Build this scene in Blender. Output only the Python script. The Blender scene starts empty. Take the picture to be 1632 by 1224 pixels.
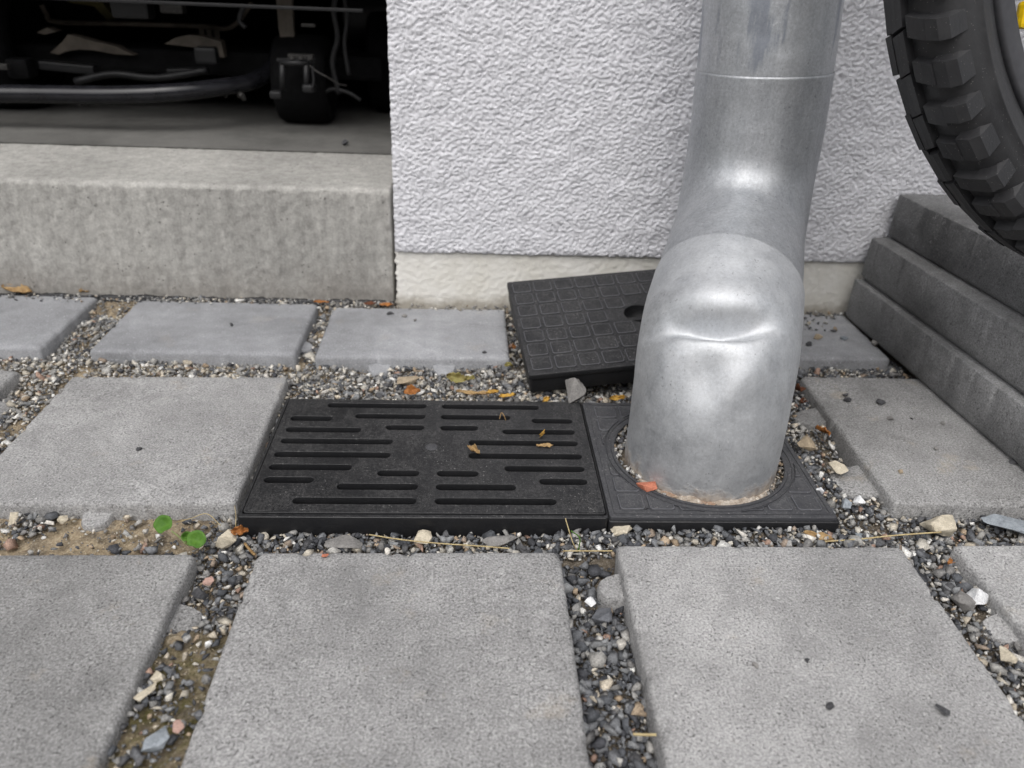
import bpy, bmesh, math, random
import numpy as np
from mathutils import Vector, Matrix, noise
random.seed(7); rng = np.random.default_rng(7)
D = bpy.data
scn = bpy.context.scene
C = scn.collection
PI = math.pi

# ------------------------------------------------------------------ camera, world, sun, exposure
F_PX, PITCH, YAW, ROLL, CAM_H = 1240.0, 0.498792, 0.063727, -0.044386, 0.364
_cp, _sp, _cy, _sy = math.cos(PITCH), math.sin(PITCH), math.cos(YAW), math.sin(YAW)
_f = Vector((_sy*_cp, _cy*_cp, -_sp)); _r = Vector((_cy, -_sy, 0)); _d = _f.cross(_r)
_r2 = _r*math.cos(ROLL) + _d*math.sin(ROLL); _d2 = _d*math.cos(ROLL) - _r*math.sin(ROLL)
camd = D.cameras.new('camera'); cam = D.objects.new('camera', camd); C.objects.link(cam)
cam.matrix_world = Matrix(((_r2.x, -_d2.x, -_f.x, 0), (_r2.y, -_d2.y, -_f.y, 0), (_r2.z, -_d2.z, -_f.z, CAM_H), (0, 0, 0, 1)))
camd.sensor_width = 36; camd.lens = F_PX/1632*36; camd.clip_start = 0.01; camd.clip_end = 500
camd.dof.use_dof = True; camd.dof.focus_distance = 0.59; camd.dof.aperture_fstop = 7.0
scn.camera = cam
w = D.worlds.new('World'); scn.world = w; w.use_nodes = True
nt = w.node_tree; bg = nt.nodes['Background']
sky = nt.nodes.new('ShaderNodeTexSky'); sky.sky_type = 'NISHITA'; sky.sun_disc = False
SUN_EL, SUN_AZ = math.radians(58), math.radians(195)      # azimuth: compass angle from +Y, clockwise
sky.sun_elevation = SUN_EL; sky.sun_rotation = SUN_AZ
sky.air_density = 1.0; sky.dust_density = 4.0; sky.ozone_density = 1.0
hs = nt.nodes.new('ShaderNodeHueSaturation'); hs.inputs['Saturation'].default_value = 0.22
nt.links.new(sky.outputs[0], hs.inputs['Color']); nt.links.new(hs.outputs[0], bg.inputs[0]); bg.inputs[1].default_value = 0.13
sl = D.lights.new('sun', 'SUN'); sl.energy = 1.0; sl.angle = math.radians(75); sl.color = (1, 0.97, 0.93)
so = D.objects.new('sun', sl); C.objects.link(so)
sdir = Vector((math.sin(SUN_AZ)*math.cos(SUN_EL), math.cos(SUN_AZ)*math.cos(SUN_EL), math.sin(SUN_EL)))
so.rotation_euler = sdir.to_track_quat('Z', 'Y').to_euler()
scn.view_settings.view_transform = 'Standard'; scn.view_settings.look = 'None'
scn.view_settings.gamma = 1; scn.view_settings.use_curve_mapping = False
scn.view_settings.exposure = 0.45
scn.cycles.max_bounces = 8; scn.cycles.diffuse_bounces = 4

def at(px, py, z=None, Y=None):
    """point of the place seen at a pixel of the photograph, on height z or at distance Y"""
    d = _r2*((px-816)/F_PX) + _d2*((py-612)/F_PX) + _f
    t = (z-CAM_H)/d.z if Y is None else Y/d.y
    return Vector((d.x*t, d.y*t, CAM_H + d.z*t))

# ------------------------------------------------------------------ helpers
def link(o, parent=None):
    C.objects.link(o)
    if parent is not None: o.parent = parent
    return o
def tag(o, label=None, cat=None, group=None, kind=None):
    if label: o['label'] = label
    if cat: o['category'] = cat
    if group: o['group'] = group
    if kind: o['kind'] = kind
    return o
def empty(name, loc=(0, 0, 0)):
    o = D.objects.new(name, None); o.location = loc; o.empty_display_size = .02
    C.objects.link(o); return o
def mesh_obj(name, verts, faces, mat, parent=None, smooth=False, world=True):
    """verts in world space; when a parent is given the object keeps world placement"""
    me = D.meshes.new(name); me.from_pydata([tuple(v) for v in verts], [], faces); me.update()
    if smooth: me.polygons.foreach_set('use_smooth', [True]*len(me.polygons))
    me.materials.append(mat)
    o = D.objects.new(name, me); link(o)
    if parent is not None:
        o.parent = parent
        if world: o.matrix_parent_inverse = Matrix.Translation(-Vector(parent.location)) if parent.rotation_euler == Vector((0,0,0)) or True else None
    return o
def bm_obj(name, bm, mat, parent=None, smooth=False):
    me = D.meshes.new(name); bm.to_mesh(me); bm.free()
    if smooth: me.polygons.foreach_set('use_smooth', [True]*len(me.polygons))
    me.materials.append(mat)
    o = D.objects.new(name, me); link(o)
    if parent is not None:
        o.parent = parent; o.matrix_parent_inverse = Matrix.Translation(-Vector(parent.location))
    return o
def shade_auto(o, ang=35):
    me = o.data
    me.polygons.foreach_set('use_smooth', [True]*len(me.polygons))
    bm = bmesh.new(); bm.from_mesh(me); a = math.radians(ang)
    for e in bm.edges:
        if len(e.link_faces) == 2 and e.calc_face_angle(0) > a: e.smooth = False
    bm.to_mesh(me); bm.free(); return o
def add_box(bm, c, s, rot=None, bevel=0):
    m = Matrix.Translation(c) @ (rot.to_4x4() if rot else Matrix.Identity(4)) @ Matrix.Diagonal((*s, 1))
    r = bmesh.ops.create_cube(bm, size=1, matrix=m)
    if bevel:
        es = list({e for v in r['verts'] for e in v.link_edges})
        bmesh.ops.bevel(bm, geom=es, offset=bevel, segments=2, affect='EDGES', profile=.6)
    return r
def catmull(pts, n):
    pts = [Vector(p) for p in pts]; P = [2*pts[0]-pts[1]] + pts + [2*pts[-1]-pts[-2]]
    out = []
    for i in range(len(pts)-1):
        a, b, c, d = P[i:i+4]
        for k in range(n):
            t = k/n
            out.append(.5*((2*b) + (c-a)*t + (2*a-5*b+4*c-d)*t*t + (3*b-a-3*c+d)*t**3))
    out.append(pts[-1]); return out
def tube(pts, r, seg=12, caps=True, flat=1.0):
    """verts, faces of a tube along pts; r number or list; rotation-minimising frame"""
    pts = [Vector(p) for p in pts]; n = len(pts); rr = r if isinstance(r, (list, tuple)) else [r]*n
    V, Fc = [], []; up = None
    for i, p in enumerate(pts):
        t = (pts[min(i+1, n-1)]-pts[max(i-1, 0)]).normalized()
        if up is None:
            up = Vector((0, 0, 1)) if abs(t.z) < .9 else Vector((1, 0, 0))
        u = (up - t*up.dot(t)).normalized(); v = t.cross(u); up = u
        for k in range(seg):
            a = 2*PI*k/seg; V.append(p + u*math.cos(a)*rr[i]*flat + v*math.sin(a)*rr[i])
    for i in range(n-1):
        for k in range(seg):
            k2 = (k+1) % seg; Fc.append((i*seg+k, i*seg+k2, (i+1)*seg+k2, (i+1)*seg+k))
    if caps:
        Fc.append(tuple(range(seg))[::-1]); Fc.append(tuple((n-1)*seg+k for k in range(seg)))
    return V, Fc
def tube_obj(name, pts, r, mat, parent=None, seg=12, flat=1.0):
    V, Fc = tube(pts, r, seg, flat=flat); return mesh_obj(name, V, Fc, mat, parent, smooth=True)

def fft_noise(ny, nx, dy, dx, wl_y, wl_x, bw=.5, seed=0):
    """band-passed noise field with unit deviation; wavelengths in metres"""
    r = np.random.default_rng(seed); F = np.fft.rfft2(r.standard_normal((ny, nx)))
    ky = np.fft.fftfreq(ny, dy)[:, None]*wl_y; kx = np.fft.rfftfreq(nx, dx)[None, :]*wl_x
    k = np.sqrt(kx**2+ky**2)+1e-9
    F *= np.exp(-(np.log(k)/bw)**2/2); h = np.fft.irfft2(F, s=(ny, nx)); return h/h.std()

# ------------------------------------------------------------------ materials
class M:
    def __init__(s, name):
        s.m = D.materials.new(name); s.m.use_nodes = True; s.t = s.m.node_tree
        s.b = s.t.nodes['Principled BSDF']; s.geo = None
    def n(s, typ, **kw):
        nd = s.t.nodes.new(typ)
        for k, v in kw.items(): setattr(nd, k, v)
        return nd
    def l(s, a, b): s.t.links.new(a, b)
    def pos(s):
        if s.geo is None: s.geo = s.n('ShaderNodeNewGeometry')
        return s.geo.outputs['Position']
    def objpos(s): return s.n('ShaderNodeTexCoord').outputs['Object']
    def mapped(s, src, scale=(1, 1, 1), loc=(0, 0, 0)):
        mp = s.n('ShaderNodeMapping'); mp.inputs['Scale'].default_value = scale; mp.inputs['Location'].default_value = loc
        s.l(src, mp.inputs[0]); return mp.outputs[0]
    def noise(s, scale, detail=2, rough=.5, src=None, dist=0):
        nd = s.n('ShaderNodeTexNoise'); nd.inputs['Scale'].default_value = scale; nd.inputs['Detail'].default_value = detail
        nd.inputs['Roughness'].default_value = rough; nd.inputs['Distortion'].default_value = dist
        s.l(src if src is not None else s.pos(), nd.inputs['Vector']); return nd.outputs[0]
    def vor(s, scale, src=None, feat='F1', out=0):
        nd = s.n('ShaderNodeTexVoronoi', feature=feat); nd.inputs['Scale'].default_value = scale
        s.l(src if src is not None else s.pos(), nd.inputs['Vector']); return nd.outputs[out]
    def ramp(s, fac, stops, interp='LINEAR'):
        nd = s.n('ShaderNodeValToRGB'); cr = nd.color_ramp; cr.interpolation = interp
        while len(cr.elements) < len(stops): cr.elements.new(.5)
        for e, (p, c) in zip(cr.elements, stops):
            e.position = p; e.color = (*c, 1) if isinstance(c, tuple) else (c, c, c, 1)
        s.l(fac, nd.inputs[0]); return nd.outputs[0]
    def mix(s, fac, a, b, mode='MIX'):
        nd = s.n('ShaderNodeMix', data_type='RGBA', blend_type=mode)
        for v, i in ((fac, 0), (a, 6), (b, 7)):
            if isinstance(v, bpy.types.NodeSocket): s.l(v, nd.inputs[i])
            elif i == 0: nd.inputs[0].default_value = v
            else: nd.inputs[i].default_value = (*v, 1) if isinstance(v, tuple) else (v, v, v, 1)
        return nd.outputs[2]
    def math(s, op, a, b=0, c=0):
        nd = s.n('ShaderNodeMath', operation=op)
        for i, v in enumerate((a, b, c)):
            if isinstance(v, bpy.types.NodeSocket): s.l(v, nd.inputs[i])
            else: nd.inputs[i].default_value = v
        return nd.outputs[0]
    def set(s, **kw):
        names = dict(col='Base Color', rough='Roughness', metal='Metallic', spec='Specular IOR Level', sheen='Sheen Weight', coat='Coat Weight', trans='Transmission Weight', sss='Subsurface Weight')
        for k, v in kw.items():
            i = s.b.inputs[names[k]]
            if isinstance(v, bpy.types.NodeSocket): s.l(v, i)
            elif isinstance(v, tuple): i.default_value = (*v, 1)
            else: i.default_value = v
        return s
    def bump(s, h, dist=.001, strength=1, prev=None):
        nd = s.n('ShaderNodeBump'); nd.inputs['Strength'].default_value = strength; nd.inputs['Distance'].default_value = dist
        s.l(h, nd.inputs['Height'])
        if prev: s.l(prev, nd.inputs['Normal'])
        s.l(nd.outputs[0], s.b.inputs['Normal']); return nd.outputs[0]

def concrete(name, base, tint=(1, 1, 1), contrast=1.0, pore=.6, grain=650, sand=0.0, bump=.0006, dirt=.25):
    m = M(name); B = lambda k: tuple(base*k*t for t in tint)
    big = m.noise(9, 4, .6); mid = m.noise(70, 3, .6); fine = m.noise(grain, 3, .7)
    col = m.ramp(fine, [(.28, B(1-.5*contrast)), (.5, B(1)), (.72, B(1+.55*contrast))])
    col = m.mix(1.0, col, m.ramp(mid, [(.3, .90), (.7, 1.08)]), 'MULTIPLY')
    col = m.mix(1.0, col, m.ramp(big, [(.32, 1-dirt), (.68, 1+dirt*.6)]), 'MULTIPLY')
    oi = m.n('ShaderNodeObjectInfo'); col = m.mix(1.0, col, m.ramp(oi.outputs['Random'], [(0., .93), (1., 1.06)]), 'MULTIPLY')
    st = m.ramp(m.noise(31, 5, .7, src=m.mapped(m.pos(), loc=(5, 2, 0))), [(.66, 0.), (.74, 1.)]); col = m.mix(m.math('MULTIPLY', st, .35*contrast), col, B(1.7))
    dk = m.ramp(m.noise(17, 6, .72, src=m.mapped(m.pos(), loc=(1, 6, 0))), [(.50, 0.), (.72, 1.)]); col = m.mix(m.math('MULTIPLY', dk, .55*contrast), col, B(.58))
    p2 = m.math('MULTIPLY', m.math('LESS_THAN', m.vor(210), .13), m.math('GREATER_THAN', m.noise(60, 2), .5)); col = m.mix(m.math('MULTIPLY', p2, .7*pore), col, B(.35))
    # pale grains and dark pores
    pm = m.math('MULTIPLY', m.ramp(m.noise(560, 2, .6, src=m.mapped(m.pos(), loc=(1, 7, 3))), [(.61, 0.), (.67, 1.)]), m.ramp(m.noise(60, 3, .7), [(.40, .25), (.6, 1.)]))
    col = m.mix(m.math('MULTIPLY', pm, .8*pore), col, B(.30))
    gm = m.math('MULTIPLY', m.ramp(m.noise(360, 2, .6, src=m.mapped(m.pos(), loc=(3, 5, 1))), [(.62, 0.), (.70, 1.)]), m.ramp(m.noise(45, 3, .7, src=m.mapped(m.pos(), loc=(9, 1, 4))), [(.4, .15), (.62, 1.)]))
    col = m.mix(m.math('MULTIPLY', gm, .55), col, B(1.9))
    if sand:
        sm = m.ramp(m.noise(22, 5, .65, src=m.mapped(m.pos(), loc=(2.2, 4.4, 0))), [(.60, 0.), (.74, 1.)])
        col = m.mix(m.math('MULTIPLY', sm, sand), col, (.45, .37, .26))
    m.set(col=col, rough=.92, spec=.25)
    h = m.math('ADD', m.math('MULTIPLY', fine, 1.0), m.math('MULTIPLY', mid, 1.2))
    h = m.math('SUBTRACT', h, m.math('MULTIPLY', pm, .8*pore))
    m.bump(h, bump); return m.m

MAT = {}
MAT['slab'] = concrete('grey_concrete_slab', .37, (1.0, .99, .985), .95, 1.0, sand=.3, bump=.0008)
MAT['slab_darker'] = concrete('darker_grey_concrete_slab', .275, (1.0, .99, .98), 1.1, 1.0, sand=.4, bump=.0008)  # the slab concrete again in a darker grey
MAT['slab_mid'] = concrete('mid_grey_concrete_slab', .325, (1.0, .99, .985), 1.1, 1.0, sand=.3, bump=.0008)
MAT['slab_smooth'] = concrete('bluish_concrete_slab', .31, (.985, 1.0, 1.045), .42, .5, bump=.0004, sand=.12)
MAT['slab_dark'] = concrete('dark_concrete_slab', .235, (1.0, 1.0, 1.005), .8, .9, bump=.0008, dirt=.45)
MAT['threshold'] = None

def threshold_mat():
    m = M('cast_concrete_threshold')
    p = m.mapped(m.pos(), (1, 1, .45))
    mid = m.noise(110, 6, .8, src=p); fine = m.noise(420, 4, .75); big = m.noise(5, 3, .6)
    col = m.ramp(mid, [(.3, (.36, .35, .33)), (.5, (.455, .445, .42)), (.68, (.53, .52, .49))])
    st = m.noise(60, 5, .75, src=m.mapped(m.pos(), (1, 1, .12), (3, 0, 0))); col = m.mix(1.0, col, m.ramp(st, [(.35, .82), (.65, 1.1)]), 'MULTIPLY')
    col = m.mix(1.0, col, m.ramp(big, [(.3, .8), (.7, 1.12)]), 'MULTIPLY')
    col = m.mix(1.0, col, m.ramp(fine, [(.3, .80), (.7, 1.18)]), 'MULTIPLY')
    pv = m.math('MULTIPLY', m.math('LESS_THAN', m.vor(190), .20), m.math('GREATER_THAN', m.noise(40, 2), .60))
    col = m.mix(m.math('MULTIPLY', pv, .7), col, (.12, .115, .11))
    # damp, brownish soiling towards the ground
    sep = m.n('ShaderNodeSeparateXYZ'); m.l(m.pos(), sep.inputs[0])
    z = m.math('ADD', sep.outputs[2], m.math('MULTIPLY', m.math('SUBTRACT', m.noise(30, 4), .5), .05))
    col = m.mix(m.ramp(z, [(.0, .5), (.045, 0.)]), col, (.20, .18, .16))
    m.set(col=col, rough=.93, spec=.2)
    h = m.math('SUBTRACT', m.math('ADD', fine, m.math('MULTIPLY', mid, 2.2)), m.math('MULTIPLY', pv, 1.2))
    m.bump(h, .0007); return m.m
MAT['threshold'] = threshold_mat()

def stucco_mat():
    m = M('white_roughcast_render')
    col = m.ramp(m.noise(14, 3), [(.3, (.715, .715, .75)), (.7, (.77, .77, .805))])
    col = m.mix(m.ramp(m.noise(300, 3, .7), [(.35, .12), (.6, 0.)]), col, (.5, .5, .53))
    m.set(col=col, rough=.85, spec=.25)
    m.bump(m.math('ADD', m.noise(520, 3, .6), m.math('MULTIPLY', m.noise(210, 2), 1.5)), .0007); return m.m
MAT['stucco'] = stucco_mat()
def plinth_mat():
    m = M('cream_painted_plinth')
    col = m.ramp(m.noise(26, 4, .6), [(.3, (.70, .68, .62)), (.7, (.80, .785, .745))])
    sep = m.n('ShaderNodeSeparateXYZ'); m.l(m.pos(), sep.inputs[0])
    z = m.math('ADD', sep.outputs[2], m.math('MULTIPLY', m.math('SUBTRACT', m.noise(60, 4, .7), .5), .03))
    col = m.mix(m.ramp(z, [(.0, .75), (.016, 0.)]), col, (.30, .265, .21))
    m.set(col=col, rough=.8, spec=.25)
    m.bump(m.math('ADD', m.noise(260, 3, .6), m.math('MULTIPLY', m.noise(90, 2), 1.4)), .0006); return m.m
MAT['plinth'] = plinth_mat()

def plastic_mat(name='black_plastic', base=.012, rough=.40, dust=.9, grain=1.0, spec=.34):
    m = M(name)
    sepn = m.n('ShaderNodeSeparateXYZ'); m.pos(); m.l(m.geo.outputs['Normal'], sepn.inputs[0])
    up = m.ramp(sepn.outputs[2], [(.35, .12), (.9, 1.)])
    sp = m.math('MULTIPLY', m.ramp(m.noise(560, 2, .6, src=m.mapped(m.pos(), loc=(4, 4, 2))), [(.655, 0.), (.69, 1.)]), m.ramp(m.noise(30, 4, .7), [(.40, .15), (.6, 1.)]))
    film = m.ramp(m.noise(24, 6, .75), [(.34, .10), (.68, 1.)]); gr = m.ramp(m.noise(480, 3, .75), [(.40, .1), (.64, 1.)])
    d = m.math('MULTIPLY', m.math('MULTIPLY', film, gr), up)
    col = m.mix(m.math('MULTIPLY', d, 0.24*dust), (base, base*1.02, base*1.14), (.24, .235, .235))
    sc = m.ramp(m.noise(42, 6, .8, src=m.mapped(m.pos(), (1, .4, 1), (2, 5, 1))), [(.488, 0.), (.5, 1.), (.512, 0.)]); col = m.mix(m.math('MULTIPLY', m.math('MULTIPLY', sc, up), .22*dust), col, (.22, .215, .21))
    col = m.mix(m.math('MULTIPLY', m.math('MULTIPLY', sp, up), .65*dust), col, (.36, .35, .34))
    m.set(col=col, rough=m.math('MULTIPLY_ADD', film, .18, rough), spec=spec)
    m.bump(m.math('ADD', m.math('MULTIPLY', m.noise(900, 2), .6), m.noise(40, 3)), .0004*grain); return m.m
MAT['plastic'] = plastic_mat()
MAT['plastic_worn'] = plastic_mat('dusty_worn_plastic', .015, .46, .9, 1.6)
MAT['plate_worn'] = plastic_mat('greyed_plastic_plate', .046, .50, 1.1, 2.2)
MAT['plastic_edge'] = plastic_mat('rubbed_plastic_edge', .105, .45, .8, 1.6)
MAT['plastic_shiny'] = plastic_mat('smooth_dark_plastic', .013, .30, .6, .6, .4)

def zinc_mat(name='weathered_zinc', bloom=1.0, dark=1.0):
    m = M(name)
    st = m.mapped(m.pos(), (1, 1, .12))
    big = m.noise(22, 5, .62); streak = m.noise(90, 4, .6, src=st); fine = m.noise(430, 4, .7); mid = m.noise(75, 4, .65, dist=.6)
    col = m.ramp(big, [(.3, tuple(dark*v for v in (.41, .43, .455))), (.55, tuple(dark*v for v in (.47, .485, .51))), (.75, tuple(dark*v for v in (.55, .56, .58)))])
    col = m.mix(.35, col, m.ramp(streak, [(.3, (.40, .415, .44)), (.7, (.66, .675, .69))]))
    col = m.mix(1.0, col, m.ramp(fine, [(.3, .80), (.7, 1.14)]), 'MULTIPLY')
    # white bloom in blotches, more of it low on the shoe
    sep = m.n('ShaderNodeSeparateXYZ'); m.l(m.pos(), sep.inputs[0])
    low = m.ramp(sep.outputs[2], [(.0, bloom), (.25, bloom*.8)])
    bl = m.math('MULTIPLY', m.ramp(mid, [(.22, .25), (.75, 1.)]), low)
    col = m.mix(m.math('MULTIPLY', bl, .62), col, (.66, .67, .68))
    sp = m.math('MULTIPLY', m.ramp(m.noise(330, 3, .65, src=m.mapped(m.pos(), loc=(2, 9, 1))), [(.63, 0.), (.68, 1.)]), m.ramp(m.noise(40, 3, .7), [(.42, .1), (.6, 1.)]))
    col = m.mix(m.math('MULTIPLY', sp, .5), col, (.14, .14, .15))
    wp = m.math('MULTIPLY', m.ramp(m.noise(210, 4, .7, src=m.mapped(m.pos(), loc=(3, 3, 3))), [(.62, 0.), (.70, 1.)]), m.ramp(m.noise(30, 3, .7, src=m.mapped(m.pos(), loc=(6, 1, 2))), [(.45, 0.), (.62, 1.)])); col = m.mix(m.math('MULTIPLY', wp, .5), col, (.78, .79, .80))
    sc_ = m.ramp(m.noise(55, 6, .8, src=m.mapped(m.pos(), (1, 1, .35), (7, 2, 5))), [(.485, 0.), (.5, 1.), (.515, 0.)]); col = m.mix(m.math('MULTIPLY', sc_, .35), col, (.70, .72, .75))
    # run-off stain and scratches on the upper pipe
    rs = m.math('MULTIPLY', m.ramp(m.noise(38, 4, .6, src=m.mapped(m.pos(), (1, 1, .18), (.4, .1, 0))), [(.54, 0.), (.60, 1.)]), m.ramp(sep.outputs[2], [(.285, 0.), (.295, 1.)]))
    col = m.mix(m.math('MULTIPLY', rs, .55), col, (.20, .225, .28))
    # mortar splash and rust right at the foot
    zf = m.math('ADD', sep.outputs[2], m.math('MULTIPLY', m.math('SUBTRACT', m.noise(55, 5, .7), .5), .05))
    foot = m.ramp(zf, [(.0, 1.), (.008, .6), (.016, 0.)])
    col = m.mix(foot, col, m.ramp(m.noise(160, 3), [(.35, (.20, .15, .115)), (.6, (.42, .36, .30))]))
    met = m.math('SUBTRACT', .92, m.math('MULTIPLY', bl, .15)); met = m.math('MULTIPLY', met, m.math('SUBTRACT', 1., foot))
    rg = m.math('ADD', m.math('MULTIPLY', mid, .14), m.math('MULTIPLY', bl, .10)); rg = m.math('ADD', rg, .51)
    m.set(col=col, metal=met, rough=rg)
    m.bump(m.math('ADD', m.math('MULTIPLY', m.noise(28, 2), 2.0), m.math('ADD', m.math('MULTIPLY', fine, .12), m.math('MULTIPLY', foot, .8))), .0008); return m.m
MAT['zinc'] = zinc_mat(); MAT['zinc_elbow'] = zinc_mat('smoother_zinc_elbow', .15, .84); MAT['zinc_top'] = zinc_mat('streaked_zinc_pipe', .25, .98)

def plain(name, col, rough=.6, metal=0, var=.25, scale=120, bump=0, spec=.4, sss=0):
    m = M(name); src = m.objpos() if False else m.pos()
    n_ = m.noise(scale, 3, .6, src=src)
    c = m.ramp(n_, [(.3, tuple(x*(1-var) for x in col)), (.7, tuple(min(1, x*(1+var)) for x in col))])
    m.set(col=c, rough=rough, metal=metal, spec=spec)
    if bump: m.bump(n_, bump)
    return m.m
MAT['rubber'] = None
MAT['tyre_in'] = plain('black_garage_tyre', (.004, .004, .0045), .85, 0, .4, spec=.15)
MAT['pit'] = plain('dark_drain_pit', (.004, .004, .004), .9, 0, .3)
def rubber_mat():
    m = M('black_rubber'); d = m.ramp(m.noise(30, 5, .7), [(.4, 0.), (.75, 1.)])
    sp = m.math('LESS_THAN', m.vor(330), .085)
    c = m.mix(m.math('MULTIPLY', d, .35), (.019, .019, .021), (.065, .065, .066)); c = m.mix(m.math('MULTIPLY', sp, .5), c, (.3, .29, .27))
    m.set(col=c, rough=m.math('MULTIPLY_ADD', d, .2, .46), spec=.45); m.bump(m.noise(500, 3), .0002); return m.m
MAT['rubber'] = rubber_mat()
MAT['rim'] = plain('dark_grey_rim', (.05, .05, .055), .5, 0, .15)
MAT['steel'] = plain('steel', (.45, .45, .46), .35, 1, .1)
MAT['yellow'] = plain('yellow_reflector', (.75, .50, .01), .3, 0, .12, 300)
MAT['black_gloss'] = plain('black_gloss_paint', (.014, .014, .017), .22, 0, .3, 60)
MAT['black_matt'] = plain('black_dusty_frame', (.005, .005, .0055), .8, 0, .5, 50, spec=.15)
MAT['taupe'] = plain('dusty_taupe_paint', (.11, .093, .075), .6, 0, .35, 40)
MAT['olive'] = plain('olive_paint', (.10, .085, .025), .6, 0, .3, 40)
MAT['greyplastic'] = plain('grey_plastic', (.012, .012, .013), .5, 0, .3, 40)
MAT['dust_metal'] = plain('dusty_metal', (.042, .04, .038), .55, .3, .5, 300)
MAT['paint_in'] = plain('garage_paint', (.35, .34, .33), .9, 0, .1, 5)
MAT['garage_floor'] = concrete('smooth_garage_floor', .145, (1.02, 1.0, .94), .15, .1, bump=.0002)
MAT['added_backdrop'] = plain('added_backdrop_grey', (.13, .125, .12), .9, 0, .15, 4)  # dark grey of the unseen block added for the pipe's reflections
MAT['bitumen'] = plain('black_bitumen_sheet', (.008, .008, .01), .4, 0, .3, 90)

def stone_mat():
    m = M('gravel_stone'); a = m.n('ShaderNodeVertexColor'); a.layer_name = 'Col'
    f = m.noise(900, 3, .7); g = m.noise(260, 3, .6)
    c = m.mix(1., a.outputs[0], m.ramp(f, [(.3, .62), (.7, 1.35)]), 'MULTIPLY')
    c = m.mix(1., c, m.ramp(g, [(.3, .75), (.7, 1.2)]), 'MULTIPLY')
    m.set(col=c, rough=.78, spec=.35); m.bump(m.math('ADD', f, g), .0004); return m.m
MAT['stone'] = stone_mat()
def rock_mat(name, col, col2, scale=160, bump=.0008, crack=0):
    m = M(name); n_ = m.noise(scale, 5, .7); c = m.ramp(n_, [(.3, col2), (.6, col)])
    c = m.mix(1., c, m.ramp(m.noise(900, 3, .7), [(.3, .75), (.7, 1.2)]), 'MULTIPLY')
    m.set(col=c, rough=.85, spec=.3); m.bump(n_, bump); return m.m
MAT['r_grey'] = rock_mat('grey_rock', (.25, .24, .23), (.15, .145, .14))
MAT['r_dark'] = rock_mat('dark_rock', (.075, .075, .08), (.04, .04, .043))
MAT['r_slate'] = rock_mat('slate_chipping', (.15, .155, .17), (.085, .09, .10))
MAT['r_cream'] = rock_mat('cream_limestone', (.60, .54, .43), (.42, .37, .28))
MAT['r_white'] = rock_mat('white_marble', (.80, .80, .80), (.55, .56, .58), 220)
MAT['r_blue'] = rock_mat('blue_grey_slate', (.32, .35, .38), (.18, .2, .22))
MAT['r_brick'] = rock_mat('brick_chip', (.50, .185, .115), (.36, .12, .075))
MAT['r_tan'] = rock_mat('tan_rock', (.42, .34, .24), (.26, .21, .15))
MAT['r_pink'] = rock_mat('pink_rock', (.50, .32, .27), (.35, .24, .2))

def mortar_mat():
    m = M('crumbly_mortar'); n_ = m.noise(210, 5, .75); k = m.noise(60, 3)
    c = m.ramp(n_, [(.3, (.20, .15, .11)), (.5, (.40, .34, .28)), (.68, (.60, .56, .50))]); c = m.mix(m.ramp(k, [(.5, 0.), (.62, .6)]), c, (.24, .12, .06))
    m.set(col=c, rough=.95, spec=.2); m.bump(n_, .0016); return m.m
MAT['mortar'] = mortar_mat()
def leaf_mat(name, col, col2):
    m = M(name); n_ = m.noise(190, 4, .65); c = m.ramp(n_, [(.3, col2), (.65, col)])
    m.set(col=c, rough=.6, spec=.35); m.bump(m.noise(420, 3), .0005)
    # thin leaves let some light through
    t = m.n('ShaderNodeBsdfTranslucent'); m.l(c, t.inputs[0]); mx = m.n('ShaderNodeMixShader'); mx.inputs[0].default_value = .25
    out = m.t.nodes['Material Output']; m.l(m.b.outputs[0], mx.inputs[1]); m.l(t.outputs[0], mx.inputs[2]); m.l(mx.outputs[0], out.inputs[0])
    return m.m
MAT['l_orange'] = leaf_mat('orange_dry_leaf', (.50, .21, .06), (.26, .10, .03))
MAT['l_tan'] = leaf_mat('tan_dry_leaf', (.50, .34, .16), (.27, .16, .07))
MAT['l_yellow'] = leaf_mat('yellow_dry_leaf', (.68, .42, .08), (.45, .25, .06))
MAT['l_olive'] = leaf_mat('olive_dry_leaf', (.36, .33, .12), (.23, .17, .06))
MAT['l_red'] = leaf_mat('redbrown_dry_leaf', (.20, .075, .035), (.09, .035, .02))
MAT['l_green'] = leaf_mat('fresh_green_leaf', (.12, .26, .035), (.065, .17, .02))
MAT['l_pale'] = leaf_mat('pale_stem', (.42, .50, .22), (.35, .42, .18))
MAT['straw'] = leaf_mat('straw', (.66, .55, .30), (.5, .38, .2))

# ------------------------------------------------------------------ ground, bed of sand, levels
SX0, SX1, SY0, SY1 = -.66, .66, .16, .876
# paving slabs: (x0, x1, y0, y1, turn in degrees, material, tilt x mm, label)
SLABS = [
 (-.391, -.184, .213, .420, .3, 'slab_darker', 0), (-.144, .0665, .213, .4225, .1, 'slab_mid', 0), (.106, .3165, .221, .430, -.4, 'slab', 0), (.358, .565, .226, .433, .6, 'slab', 0),
 (-.6, -.425, .213, .420, 0, 'slab', 0),
 (-.377, -.174, .474, .6755, .9, 'slab', 0), (-.640, -.431, .478, .683, .2, 'slab', 0), (.339, .546, .478, .694, -.9, 'slab_darker', 0),
 (-.640, -.434, .731, .868, -.4, 'slab_smooth', 0), (-.3855, -.178, .725, .859, -.3, 'slab_smooth', 0), (-.159, .0425, .722, .851, .4, 'slab_smooth', 0), (.262, .458, .7345, .856, .3, 'slab_smooth', 0), (.485, .70, .735, .856, 0, 'slab_smooth', 0),
]
EXCL = [(s[0]+.0015, s[1]-.0015, s[2]+.0015, s[3]-.0015) for s in SLABS]
GR = (-.1665, .1056, .4555, .6285)         # grate
PL = (.1065, .281, .4555, .6285)           # plate round the pipe
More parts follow.
